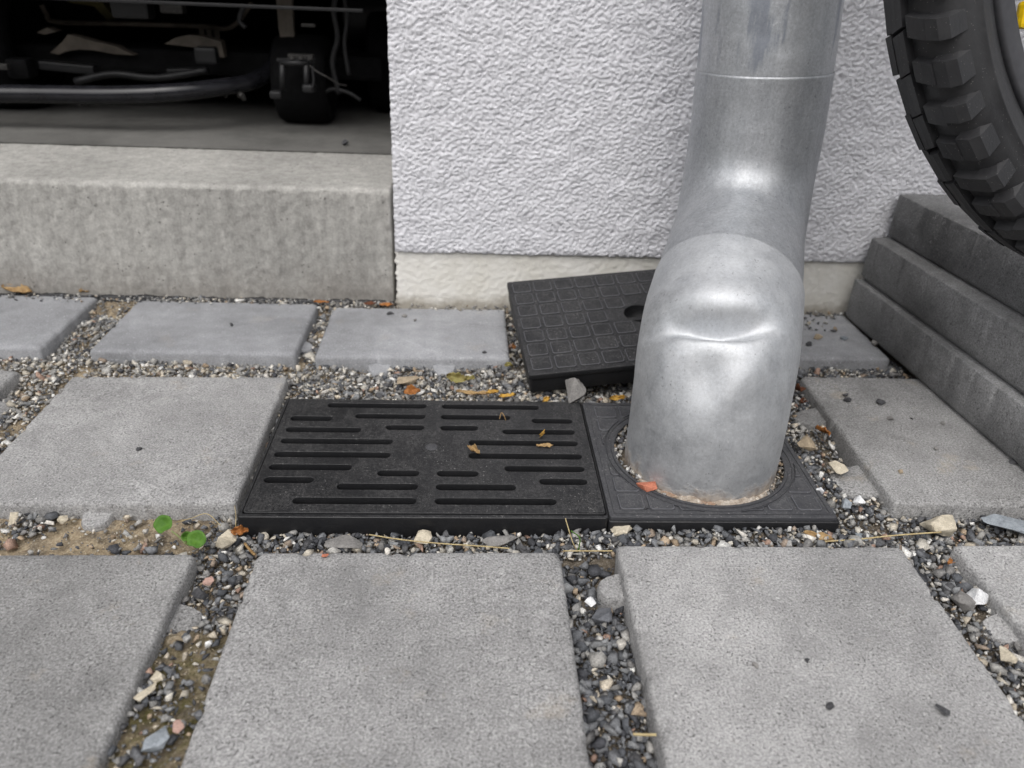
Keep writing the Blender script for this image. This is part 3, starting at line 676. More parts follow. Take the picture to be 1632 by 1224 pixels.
def build_grate():
    ZT = .0035; sl = []
    def slot(xa, xb, y, t=.0080): sl.append(rrect(min(xa, xb), max(xa, xb), y-t/2, y+t/2, t/2-.0001, 4)[::-1])
    for y, ln in ((.0715, .089), (.0530, .062), (.0345, .033), (-.0340, .033), (-.0520, .062), (-.0700, .092)):
        slot(gx+.007, gx+.007+ln, gy+y); slot(gx-.007, gx-.007-ln, gy+y)
    for y, a, b in ((.0480, .088, .1245), (.0295, .061, .1245), (.0115, .032, .125), (-.0085, .032, .126), (-.0265, .061, .126), (-.0440, .088, .126)):
        slot(gx+a, gx+b, gy+y); slot(gx-a, gx-b, gy+y)
    o = filled('slotted_plate', [rrect(GR[0]+.0035, GR[1]-.0015, GR[2]+.0045, GR[3]-.003, .003)] + sl, ZT, .008, .0005, MAT['plastic'], grate); shade_auto(o, 50)
    # slot rims, a touch proud
    # frame round the plate
    o = filled('frame', [rrect(GR[0], GR[1], GR[2], GR[3], .003), rrect(GR[0]+.0028, GR[1]-.0008, GR[2]+.0038, GR[3]-.0024, .003)[::-1]], ZT-.0008, .022, .0006, MAT['plastic_shiny'], grate); shade_auto(o, 50)
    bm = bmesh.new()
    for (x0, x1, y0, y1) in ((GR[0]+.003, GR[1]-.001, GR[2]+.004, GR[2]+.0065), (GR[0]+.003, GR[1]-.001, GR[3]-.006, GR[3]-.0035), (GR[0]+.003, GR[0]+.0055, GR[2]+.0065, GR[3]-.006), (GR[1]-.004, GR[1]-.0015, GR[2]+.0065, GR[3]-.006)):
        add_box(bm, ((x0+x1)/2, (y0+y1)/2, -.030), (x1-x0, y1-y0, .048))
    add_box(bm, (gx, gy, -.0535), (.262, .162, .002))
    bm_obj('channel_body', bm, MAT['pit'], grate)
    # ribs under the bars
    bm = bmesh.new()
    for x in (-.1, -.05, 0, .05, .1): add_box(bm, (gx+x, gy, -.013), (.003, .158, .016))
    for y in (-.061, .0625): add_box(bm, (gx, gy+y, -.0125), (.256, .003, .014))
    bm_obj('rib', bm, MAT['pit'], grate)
    # centre knob and corner tabs
    bm = bmesh.new(); bmesh.ops.create_uvsphere(bm, u_segments=24, v_segments=12, radius=.0062, matrix=Matrix.Translation((gx+.001, gy+.004, ZT-.0018)) @ Matrix.Diagonal((1, 1, .55, 1)))
    bm_obj('centre_knob', bm, MAT['plate_worn'], grate, smooth=True)
    V, Fc = [], []
    n = 32
    for k in range(n):
        a = 2*PI*k/n
        for r, z in ((.0072, ZT-.0002), (.0078, ZT+.0005), (.0084, ZT+.0005), (.0092, ZT-.0002)): V.append((gx+.001+r*math.cos(a), gy+.004+r*math.sin(a), z))
    for k in range(n):
        for j in range(3): Fc.append((k*4+j, k*4+j+1, ((k+1) % n)*4+j+1, ((k+1) % n)*4+j))
    mesh_obj('knob_collar', V, Fc, MAT['plastic'], grate, smooth=True)
    for x in (GR[0]+.0155, GR[1]-.013):
        lp = [(x-.0095, GR[2]+.0052), (x+.0095, GR[2]+.0052), (x+.0095, GR[2]+.0085), (x+.0065, GR[2]+.0145), (x-.0095, GR[2]+.0145)]
        if x > 0: lp = [(2*x-p[0], p[1]) for p in lp][::-1]
        filled('corner_tab', [lp], ZT+.0009, .002, .0004, MAT['plastic'], grate)
build_grate()

# ------------------------------------------------------------------ plate round the pipe foot
plate = empty('pipe_surround_plate', (RING[0], PL[2], 0)); tag(plate, 'black studded plastic plate around the foot of the downpipe', 'surround plate')
def pad_poly(cx, cy, s, r=.0026):
    return rrect(cx-s/2, cx+s/2, cy-s/2, cy+s/2, r, 3)
def pad_mesh(poly, z, h=.0015, ins=.0011, sink=.0006):
    c = Vector((sum(p[0] for p in poly)/len(poly), sum(p[1] for p in poly)/len(poly)))
    V = []; n = len(poly)
    for k, dz in ((0, -sink), (.045, h*.85), (.10, h), (.155, h*.55), (.20, h*.48)):
        for p in poly: V.append((p[0]+(c.x-p[0])*k, p[1]+(c.y-p[1])*k, z+dz))
    Fc = [tuple(4*n+k for k in range(n))]
    for j in range(4):   # face 0 is the sunk centre; ring 1 and 2 are the rubbed edge
        for k in range(n): k2 = (k+1) % n; Fc.append((j*n+k, j*n+k2, (j+1)*n+k2, (j+1)*n+k))
    return V, Fc
def rub(me, n):
    me.materials.append(MAT['plastic_edge'])
    for p_ in me.polygons:
        if 1+n <= p_.index < 1+2*n: p_.material_index = 1
def build_plate():
    ZT = .0025
    circ = [(RING[0]+RING[2]*math.cos(2*PI*k/72), RING[1]+RING[2]*math.sin(2*PI*k/72)) for k in range(72)][::-1]
    o = filled('base_plate', [rrect(PL[0]+.0002, PL[1], PL[2]+.002, PL[3], .002), circ], ZT, .007, .0006, MAT['plate_worn'], plate); shade_auto(o, 50)
    # frame skirt
    o = filled('frame', [rrect(PL[0]-.0006, PL[1]+.002, PL[2], PL[3]+.002, .002), rrect(PL[0]+.004, PL[1]-.004, PL[2]+.006, PL[3]-.003, .003)[::-1]], ZT-.003, .020, .0006, MAT['plastic_shiny'], plate); shade_auto(o, 50)
    def ring(r0, r1, h, name):
        V, Fc = [], []; n = 96
        for k in range(n):
            a = 2*PI*k/n
            for r, z in ((r0, ZT-.006), (r0, ZT+h*.8), (r0+.0005, ZT+h), (r1-.0005, ZT+h), (r1, ZT-.0005)): V.append((RING[0]+r*math.cos(a), RING[1]+r*math.sin(a), z))
        for k in range(n):
            for j in range(4): Fc.append((k*5+j, k*5+j+1, ((k+1) % n)*5+j+1, ((k+1) % n)*5+j))
        o = mesh_obj(name, V, Fc, MAT['plate_worn'], plate, smooth=True); shade_auto(o, 40)
    ring(.0705, .0735, .0012, 'ring_rim'); ring(.0765, .0778, .0008, 'ring_rim')
    # raised border line
    for (x0, x1, y0, y1) in ((PL[0]+.004, PL[1]-.003, PL[2]+.0055, PL[2]+.0068), (PL[0]+.004, PL[1]-.003, PL[3]-.0055, PL[3]-.0042), (PL[0]+.004, PL[0]+.0053, PL[2]+.007, PL[3]-.006), (PL[1]-.0045, PL[1]-.0032, PL[2]+.007, PL[3]-.006)):
        bm = bmesh.new(); add_box(bm, ((x0+x1)/2, (y0+y1)/2, ZT), (x1-x0, y1-y0, .0014), bevel=.0003); bm_obj('border_bead', bm, MAT['plate_worn'], plate)
    p = (PL[1]-PL[0]-.014)/7; pr = .0790
    for j in range(7):
        for i in range(7):
            cx, cy = PL[0]+.0075+p*(i+.5), PL[2]+.0085+p*(j+.5)*.975
            poly = pad_poly(cx, cy, p*.86); dense = []
            for k in range(len(poly)):
                a, b = Vector(poly[k]), Vector(poly[(k+1) % len(poly)]); m_ = max(1, int((b-a).length/.002))
                for t in range(m_): dense.append(a.lerp(b, t/m_))
            c = Vector(RING[:2]); inside = sum((p_-c).length < pr for p_ in dense)
            if inside > .90*len(dense): continue
            if inside: dense = [c+(p_-c).normalized()*pr if (p_-c).length < pr else p_ for p_ in dense]
            w_ = max(p_.x for p_ in dense)-min(p_.x for p_ in dense); h_ = max(p_.y for p_ in dense)-min(p_.y for p_ in dense)
            if min(w_, h_) < .0035: continue
            V, Fc = pad_mesh([tuple(p_) for p_ in dense], ZT); o = mesh_obj('tread_pad', V, Fc, MAT['plate_worn'], plate, smooth=True); rub(o.data, len(dense))
build_plate()

# ------------------------------------------------------------------ loose access cover leaning behind
CW, CD, CT = .262, .173, .022
_a, _b, _c = .0928, .1626, -.087
Mz = Matrix.Rotation(_a, 3, 'Z') @ Matrix.Rotation(_b, 3, 'X') @ Matrix.Rotation(_c, 3, 'Y')
cov_c = Vector((.1783, .7448, .0439))
org = cov_c + Mz @ Vector((-.13, -CD/2, -CT))
cover = D.objects.new('access_cover', None); link(cover); cover.location = org; cover.rotation_euler = Mz.to_euler(); cover.empty_display_size = .02
tag(cover, 'thick black studded access cover lying loose and tilted against the wall', 'access cover')
def build_cover():
    W = .246
    def loc(o): o.parent = cover; o.matrix_parent_inverse = Matrix.Identity(4); return o
    hole = (.130, CD/2+.001, .0160)
    hc = [(hole[0]+hole[2]*math.cos(2*PI*k/36), hole[1]+hole[2]*math.sin(2*PI*k/36)) for k in range(36)][::-1]
    o = loc(filled('cover_plate', [rrect(0, W, 0, CD, .0025), hc], CT, .006, .0007, MAT['plastic_worn'])); shade_auto(o, 50)
    o = loc(filled('skirt', [rrect(.0012, W-.0012, .0012, CD-.0012, .0025), rrect(.0045, W-.0045, .0045, CD-.0045, .002)[::-1]], CT-.0045, CT-.0045, .0005, MAT['plastic'])); shade_auto(o, 50)
    # small blocks keep the pattern of the pads; the finger hole has a cup and a bar
    V, Fc = [], []; n = 36
    for r, z in ((.0160, CT-.001), (.0156, CT-.014), (.006, CT-.0175)):
        for k in range(n): a = 2*PI*k/n; V.append((hole[0]+r*math.cos(a), hole[1]+r*math.sin(a), z))
    for j in range(2):
        for k in range(n): k2 = (k+1) % n; Fc.append((j*n+k, j*n+k2, (j+1)*n+k2, (j+1)*n+k))
    Fc.append(tuple(2*n+k for k in range(n)))
    loc(mesh_obj('finger_hole', V, Fc, MAT['plastic'], smooth=True))
    bm = bmesh.new(); add_box(bm, (hole[0], hole[1]-.001, CT-.008), (.0315, .006, .004), bevel=.001); loc(bm_obj('lifting_bar', bm, MAT['plastic']))
    p = (CD-.009)/7; V, Fc = pad_mesh(pad_poly(0, 0, p*.87), 0, .0012); me = D.meshes.new('tread_pad'); me.from_pydata(V, [], Fc); me.materials.append(MAT['plastic_worn'])
    me.polygons.foreach_set('use_smooth', [True]*len(me.polygons)); me.update(); rub(me, len(pad_poly(0, 0, p)))
    nc = int((W-.009)/p); x0 = (W-nc*p)/2-.003
    for j in range(7):
        for i in range(nc):
            cx, cy = x0+p*(i+.5), .0045+p*(j+.5)
            if math.hypot(cx-hole[0], cy-hole[1]) < .0245: continue
            o = D.objects.new('tread_pad', me); link(o, cover); o.location = (cx, cy, CT)
build_cover()

# ------------------------------------------------------------------ downpipe
pipe = empty('downpipe', (PIPE0[0], PIPE0[1], 0)); tag(pipe, 'weathered zinc downpipe with a dented shoe standing in the studded plate', 'downpipe')
PATH = [(.1951, .5369, -.02), (.1949, .5368, .025), (.1953, .5399, .062), (.1990, .5533, .092), (.2084, .5831, .112), (.2215, .6189, .126), (.2344, .6550, .138), (.2453, .6850, .153), (.2529, .7060, .176), (.2569, .7180, .205), (.2575, .7220, .245), (.2554, .7236, .300), (.2513, .7250, .360)]
def build_pipe():
    cl = catmull(PATH, 28) + [Vector((.2500, .7255, .36+.1*k)) for k in range(1, 24)]
    # arc length and frames
    n = len(cl); T = [(cl[min(i+1, n-1)]-cl[max(i-1, 0)]).normalized() for i in range(n)]
    side = Vector((1, 0, 0)); frames = []
    for t in T:
        u = (side - t*side.dot(t)).normalized(); v = u.cross(t)   # u right; v points to the front/down or back
        frames.append((u, v)); side = u
    seg = 144
    # the crumple sits on the front of the elbow: find its centre on the undented surface
    best = None
    for i in range(n):
        if not .06 < cl[i].z < .2: continue
        u, v = frames[i]
        for k in range(72):
            a = 2*PI*k/72; P = cl[i] + (u*math.cos(a)+v*math.sin(a))*.0615; c = P-Vector((0, 0, CAM_H))
            if (u*math.cos(a)+v*math.sin(a)).dot(c) > 0 or (u*math.cos(a)+v*math.sin(a)).z < -.1: continue
            w_ = c.dot(_f); e = math.hypot(816+F_PX*c.dot(_r2)/w_-1146, 612+F_PX*c.dot(_d2)/w_-540)
            if best is None or e < best[0]: best = (e, P.copy(), T[i].copy(), u.copy())
    _, Pd, Td, Ud = best
    sst = lambda a, b, x: max(0, min(1, (x-a)/(b-a)))**2*(3-2*max(0, min(1, (x-a)/(b-a))))
    def pushes(P, nrm):
        """crumple of the shoe: displacement along the inward normal"""
        d = P-Pd; lx, s_ = d.dot(Ud), d.dot(Td)
        front = max(0, -nrm.y*.85 + nrm.z*.5)
        if front <= 0: return 0
        k = min(1, front*1.8); g = lambda a, w: math.exp(-(a/w)**2)
        s1 = s_ - (.0095 if lx > 0 else .0015)*(lx/.042)**2 - .05*lx - .0010*noise.noise(Vector((lx*60, 3, 1)))                               # the lip bends up at both ends
        win = math.exp(-(abs(lx-.001)/.0345)**2.8)
        a = .0215*win*sst(-.0035, .0030, s1)*math.exp(-(max(0, s1-.0030)/.0150)**2)
        a -= .0012*win*g(s1+.010, .009)                                     # rolled lip below
        a -= .0030*g(lx, .05)*g(s_-.034, .014)                               # swelling above
        a += .0040*g(lx+.001, .0135)*g(s_+.032, .018)                         # valley below the crease
        a -= .0034*g(lx-.027-.35*(s_+.02), .0145)*g(s_+.026, .026)            # slanting ridge on the right
        a -= .0020*g(lx+.030, .014)*g(s_+.022, .020)
        return a*k
    def section(name, i0, i1, r, lip=None, mat='zinc'):
        V, Fc = [], []; rows = []
        for i in range(i0, i1+1):
            # tilt of the end ring for the shoe
            c = cl[i]; u, v = frames[i]; t = T[i]; z = c.z
            ru = r*(1.0 + .032*max(0, min(1, (.155-z)/.03))); rv = r
            if .07 < z < .14: ru *= 1+.022*math.sin((z-.07)/.07*PI)
            row = []
            for k in range(seg):
                a = 2*PI*k/seg; nrm = u*math.cos(a)+v*math.sin(a); P = c + u*math.cos(a)*ru + v*math.sin(a)*rv
                wob = .0007*noise.noise(Vector((P.x*30, P.y*30, P.z*22)))
                P = P + nrm*wob - nrm*pushes(P, nrm)
                row.append(P)
            rows.append(row)
        if lip:   # folded rim at the open end: give the sheet thickness
            end = rows[lip]; rows.insert(len(rows) if lip == -1 else 0, [cl[i1 if lip == -1 else i0] + (p_-cl[i1 if lip == -1 else i0])*.993 for p_ in end])
        V = [p_ for r_ in rows for p_ in r_]
        for j in range(len(rows)-1):
            for k in range(seg): k2 = (k+1) % seg; Fc.append((j*seg+k, j*seg+k2, (j+1)*seg+k2, (j+1)*seg+k))
        return mesh_obj(name, V, Fc, MAT[mat], pipe, smooth=True)
    zidx = lambda z: min(range(n), key=lambda i: abs(cl[i].z-z))
    # crust of mortar and rust where the pipe enters the plate
    V, Fc = [], []; n_ = 90; m_ = 7
    for k in range(n_+1):
        a = math.radians(-168 + 150*k/n_); e = math.sin(PI*k/n_)**.5
        for j in range(m_):
            t = j/(m_-1); hgt = (.0085+.0045*noise.noise(Vector((k*.13, 2, 0)))+.002*noise.noise(Vector((k*.6, 4, 0))))*e; wd_ = .0072*e
            rr = .0607 + wd_*(1-t) + .0012*noise.noise(Vector((k*.35, j*.7, 5))); z = -.004 + hgt*math.sin(t*PI/2)**1.3 + .0012*noise.noise(Vector((k*.5, j*.9, 9)))
            V.append((PIPE0[0]+.0105+rr*1.02*math.cos(a), PIPE0[1]-.0015+rr*math.sin(a), z if j else -.006))
    for k in range(n_):
        for j in range(m_-1): Fc.append((k*m_+j, (k+1)*m_+j, (k+1)*m_+j+1, k*m_+j+1))
    mesh_obj('mortar_crust', V, Fc, MAT['mortar'], pipe, smooth=True)
    section('shoe', 0, zidx(.1225), .0604, lip=-1)
    section('elbow', zidx(.112), zidx(.2880), .0586, lip=-1, mat='zinc_elbow')
    section('straight_pipe', zidx(.276), n-1, .0576, mat='zinc_top')
build_pipe()

# ------------------------------------------------------------------ stack of dark slabs under the bicycle
def stack():
    # each lies on the one below, its long left face stepping back to the right
    data = [  # left-back corner, direction of the long left face, z, label
        (Vector((.4515, .845, 0)), at(1632, 648, z=.0505), .0005, 'lowest dark grey concrete slab of the stack under the tyre'),
        (Vector((.4580, .845, 0)), at(1632, 634, z=.0512), .0512, 'middle dark grey concrete slab of the stack, stepped back'),
        (Vector((.4770, .845, 0)), at(1632, 507, z=.1017), .1017, 'topmost dark grey concrete slab right under the bicycle tyre')]
    for k, (a, b, z, lab) in enumerate(data):
        d = (b-a); d.z = 0; d.normalize(); ang = math.atan2(d.y, d.x) + PI/2     # slab's -Y axis along the face
        L, W = .40, .255
        a0 = Vector((a.x, min(a.y, .850), 0))
        out = Vector((-d.y, d.x, 0))                                             # points right of the face
        c = a0 + d*(L/2) + out*(W/2)
        o = slab(-W/2, W/2, -L/2, L/2, 0, 'slab_dark', seed=30+k, thick=.0498, z=0, bev=.0013, r=.002, name='concrete_slab', parent=None)
        o.location = (c.x, c.y, z+.0500); o.rotation_euler = (0, 0, ang)
        tag(o, lab, 'slab', 'dark slabs stacked by the wall')
stack()

# ------------------------------------------------------------------ bicycle wheel standing on the stack
def build_bike():
    Wc = Vector((.537, .630, .4205)); R, phi, rb, wd, lean = .2745, .217, .2165, .055, .190
    n = Vector((math.sin(phi), -math.cos(phi), 0))*math.cos(lean) + Vector((0, 0, math.sin(lean)))
    n.normalize(); a = Vector((math.cos(phi), math.sin(phi), 0)); a = (a - n*a.dot(n)).normalized(); b = a.cross(n)
    if b.z < 0: b = -b
    bike = D.objects.new('bicycle', None); link(bike)
    bike.location = Wc - b*R; tag(bike, 'bicycle front wheel with knobbly black tyre standing on the slab stack', 'bicycle')
    # local frame of the wheel: x=a, y=-n (away from viewer), z=b ; origin at the hub
    yv = -n
    if a.cross(yv).dot(b) < 0: a = -a
    RM = Matrix((a, yv, b)).transposed().to_4x4(); HM = Matrix.Translation(Wc) @ RM
    PInv = Matrix.Translation(-bike.location)
    def part(name, V, Fc, mat, parent=bike, smooth=True, ang=None):
        o = mesh_obj(name, [HM @ Vector(v) for v in V], Fc, mat, None, smooth); o.parent = parent
        o.matrix_parent_inverse = PInv if parent is bike else Matrix.Identity(4)
        if parent is not bike: o.matrix_parent_inverse = parent.matrix_parent_inverse.inverted() @ Matrix.Identity(4) if False else (Matrix.Translation(bike.location) @ PInv)
        if ang: shade_auto(o, ang)
        return o
    def lathe(prof, seg, closed=True):
        V, Fc = [], []; m_ = len(prof)
        for k in range(seg):
            t = 2*PI*k/seg
            for (r, o) in prof: V.append((r*math.cos(t), o, r*math.sin(t)))
        for k in range(seg):
            for j in range(m_ if closed else m_-1): Fc.append((k*m_+j, k*m_+(j+1) % m_, ((k+1) % seg)*m_+(j+1) % m_, ((k+1) % seg)*m_+j))
        return V, Fc
    h = wd/2
    prof = [(rb-.001, -.0125), (rb+.004, -.0165), (rb+.014, -.0235), (rb+.0188, -.0252), (rb+.0194, -.0262), (rb+.0204, -.0262), (rb+.0210, -.0255), (rb+.028, -.0264), (rb+.036, -.0245), (R-.0155, -.0212), (R-.0100, -.0150), (R-.0080, -.0100), (R-.0070, -.006), (R-.0065, 0)]
    prof = prof + [(r, -o) for r, o in prof[-2::-1]]
    V, Fc = lathe(prof, 200); tyre = part('tyre', V, Fc, MAT['rubber'])
    # knobs: near side (o<0) and far side, staggered by half a pitch
    N = 58
    def knob(k, sgn, kind):
        t = 2*PI*(k + (0 if sgn < 0 else .5))/N; pitch = 2*PI/N; t += random.uniform(-.04, .04)*pitch
        if kind == 'shoulder':
            lowr, o0, o1 = R-.021, .0150, .0268; top = R-.0022 - (.0016 if k % 2 else 0); dt = pitch*random.uniform(.93, 1.07)*((.29 if k % 2 else .22) if sgn < 0 else .465); sk = .16*pitch
            base = [(R-.009, o0), (lowr-.004, o1-.0005)]; cr = [(top, o0+.0005), (top-.0035, o1-.0012), (lowr+.002, o1+.0022-.0005)]
            ring = [(R-.0120, o0), (top, o0+.0006), (top-.0022, o1-.0028), (top-.0080, o1+.0012), (lowr-.004, o1-.0010), (lowr, o1-.006)]
        else:
            top = R-.0004; dt = pitch*random.uniform(.9, 1.1)*(.22 if sgn < 0 else .45); sk = .22*pitch
            ring = [(R-.0095, .0012), (top, .0018), (top-.0006, .0085), (top-.0022, .0150), (R-.010, .0160)]
        V = []; m_ = len(ring)
        for side_ in (-1, 1):
            for j, (r, o) in enumerate(ring):
                prot = 1.0 if j in range(1, m_-1) else 1.25
                tt = t + side_*dt*prot + sk*(o/.02); 
                V.append((r*math.cos(tt), sgn*o, r*math.sin(tt)))
        Fc = [tuple(range(m_)), tuple(range(m_, 2*m_))[::-1]] + [(j, (j+1) % m_, m_+(j+1) % m_, m_+j) for j in range(m_)]
        return V, Fc
    for sgn in (-1, 1):
        for kind in ('shoulder', 'centre'):
            for k in range(N):
                V, Fc = knob(k, sgn, kind); o = mesh_obj('knob', [HM @ Vector(v) for v in V], Fc, MAT['rubber'])
                o.parent = tyre; o.matrix_parent_inverse = Matrix.Identity(4) @ (Matrix.Translation(-bike.location) @ Matrix.Translation(bike.location))
    V, Fc = lathe([(rb-.0024, -.0122), (rb-.0034, -.0146), (rb-.005, -.0150), (rb-.018, -.0125), (rb-.024, -.006), (rb-.024, .006), (rb-.018, .0125), (rb-.004, .0140), (rb-.0024, .0122)], 160)
    part('rim', V, Fc, MAT['rim'])
    V, Fc = lathe([(.014, -.035), (.022, -.034), (.022, -.030), (.012, -.026), (.012, .026), (.022, .030), (.022, .034), (.014, .035)], 32); part('hub', V, Fc, MAT['steel'])
    for k in range(28):
        t = 2*PI*k/28; t2 = t + (.5 if (k//2) % 2 else -.5); o = -.031 if k % 2 else .031
        V, Fc = tube([(.021*math.cos(t2), o, .021*math.sin(t2)), ((rb-.023)*math.cos(t), 0, (rb-.023)*math.sin(t))], .001, 6); part('spoke', V, Fc, MAT['steel'])
    # yellow spoke reflector
    tr = at(1612, 30, Y=.60); tl = HM.inverted() @ tr; ang = math.atan2(tl.z, tl.x); rr = math.hypot(tl.x, tl.z)
    bm = bmesh.new(); add_box(bm, (rr*math.cos(ang), 0, rr*math.sin(ang)), (.026, .007, .018), bevel=.003); me = D.meshes.new('reflector'); bm.transform(HM); bm.to_mesh(me); bm.free()
    me.materials.append(MAT['yellow']); o = D.objects.new('reflector', me); link(o, bike); o.matrix_parent_inverse = PInv
    # fork
    for s_ in (-1, 1):
        V, Fc = tube([(0, s_*.045, 0), (.01, s_*.045, .15), (.03, s_*.045, .34)], [.009, .012, .016], 14); part('fork_leg', V, Fc, MAT['black_gloss'])
    bm = bmesh.new(); add_box(bm, (.032, 0, .345), (.04, .12, .03), bevel=.008); me = D.meshes.new('fork_crown'); bm.transform(HM); bm.to_mesh(me); bm.free(); me.materials.append(MAT['black_gloss'])
    o = D.objects.new('fork_crown', me); link(o, bike); o.matrix_parent_inverse = PInv
build_bike()

# ------------------------------------------------------------------ loose stones
def hull_proto(npts, seed, flat=.6):
    r = random.Random(seed); bm = bmesh.new()
    for _ in range(npts):
        v = Vector((r.gauss(0, 1), r.gauss(0, 1), r.gauss(0, 1))).normalized()*r.uniform(.85, 1.05)
        bm.verts.new((v.x, v.y*r.uniform(.9, 1), v.z))
    res = bmesh.ops.convex_hull(bm, input=bm.verts)
    bmesh.ops.delete(bm, geom=[v for v in bm.verts if not v.link_faces], context='VERTS')
    bmesh.ops.triangulate(bm, faces=bm.faces); bm.verts.ensure_lookup_table(); bm.verts.index_update()
    V = np.array([v.co[:] for v in bm.verts]); Fc = np.array([[v.index for v in f.verts] for f in bm.faces]); bm.free(); return V, Fc
PROT = [hull_proto(random.choice((7, 8, 9, 10, 12)), 100+k) for k in range(40)]
PALETTE = {
 'dark': [(.085, .09, .10), (.12, .125, .135), (.06, .062, .07), (.17, .175, .185), (.10, .10, .105), (.22, .225, .23)],
 'mid': [(.30, .295, .285), (.24, .235, .225), (.37, .36, .34), (.19, .185, .18)],
 'pale': [(.54, .51, .45), (.62, .59, .54), (.47, .43, .36), (.70, .69, .66), (.52, .46, .37)],
 'warm': [(.34, .26, .18), (.40, .31, .22), (.33, .22, .17), (.30, .24, .19)]}
class Stones:
    def __init__(s): s.V, s.F, s.C, s.n = [], [], [], 0
    def add(s, x, y, z, size, col, r):
        V, Fc = PROT[r.randrange(len(PROT))]
        sc = np.array([1, r.uniform(.62, .95), r.uniform(.40, .75)])*size*.5*r.uniform(.9, 1.1)
        q_ = Vector((r.gauss(0, .45), r.gauss(0, .45), 0)); R_ = np.array((Matrix.Rotation(q_.x, 3, 'X') @ Matrix.Rotation(q_.y, 3, 'Y') @ Matrix.Rotation(r.uniform(0, 6.28), 3, 'Z')))
        P = (V*sc) @ np.array(Matrix.Rotation(r.uniform(0, 6.28), 3, 'Z')).T @ R_.T + np.array([x, y, z])
        s.V.append(P); s.F.append(Fc+s.n); s.n += len(P); s.C.append(np.tile([*col, 1.], (len(P), 1)))
    def build(s, name, label, kind='stuff', parent=None):
        V = np.concatenate(s.V); Fc = np.concatenate(s.F); me = D.meshes.new(name)
        me.vertices.add(len(V)); me.vertices.foreach_set('co', V.ravel()); me.loops.add(Fc.size); me.loops.foreach_set('vertex_index', Fc.ravel())
        me.polygons.add(len(Fc)); me.polygons.foreach_set('loop_start', np.arange(0, Fc.size, 3)); me.polygons.foreach_set('loop_total', np.full(len(Fc), 3)); me.update()
        at_ = me.color_attributes.new('Col', 'FLOAT_COLOR', 'POINT'); at_.data.foreach_set('color', np.concatenate(s.C).ravel())
        me.materials.append(MAT['stone']); o = D.objects.new(name, me); link(o, parent); tag(o, label, kind=kind); return o
NIBS = []
for i_, lst in NUBS.items():
    x0, x1, y0, y1 = SLABS[i_][:4]
    for (sd_, t_, w_, r__) in lst:
        c_ = {'l': (x0-r__*.5, y1-(y1-y0)*t_), 'r': (x1+r__*.5, y0+(y1-y0)*t_), 'f': (x0+(x1-x0)*t_, y0-r__*.5), 'b': (x1-(x1-x0)*t_, y1+r__*.5)}[sd_]
        hx, hy = (r__*.42, w_*.42) if sd_ in 'lr' else (w_*.42, r__*.42)
        NIBS.append((c_[0]-hx, c_[0]+hx, c_[1]-hy, c_[1]+hy))
def free(x, y, g):
    for b in NIBS:
        if in_box(x, y, b, 0): return False
    for b in EXCL:
        if in_box(x, y, b, g): return False
    for b in BOXES:
        if in_box(x, y, b, g): return False
    if y > .8695 and x < -.09: return False
    if y > .857 and x > -.09: return False
    if x > .49 + (.85-y)*.13 - .03 and y > .5 and x > .455: return False
    return True
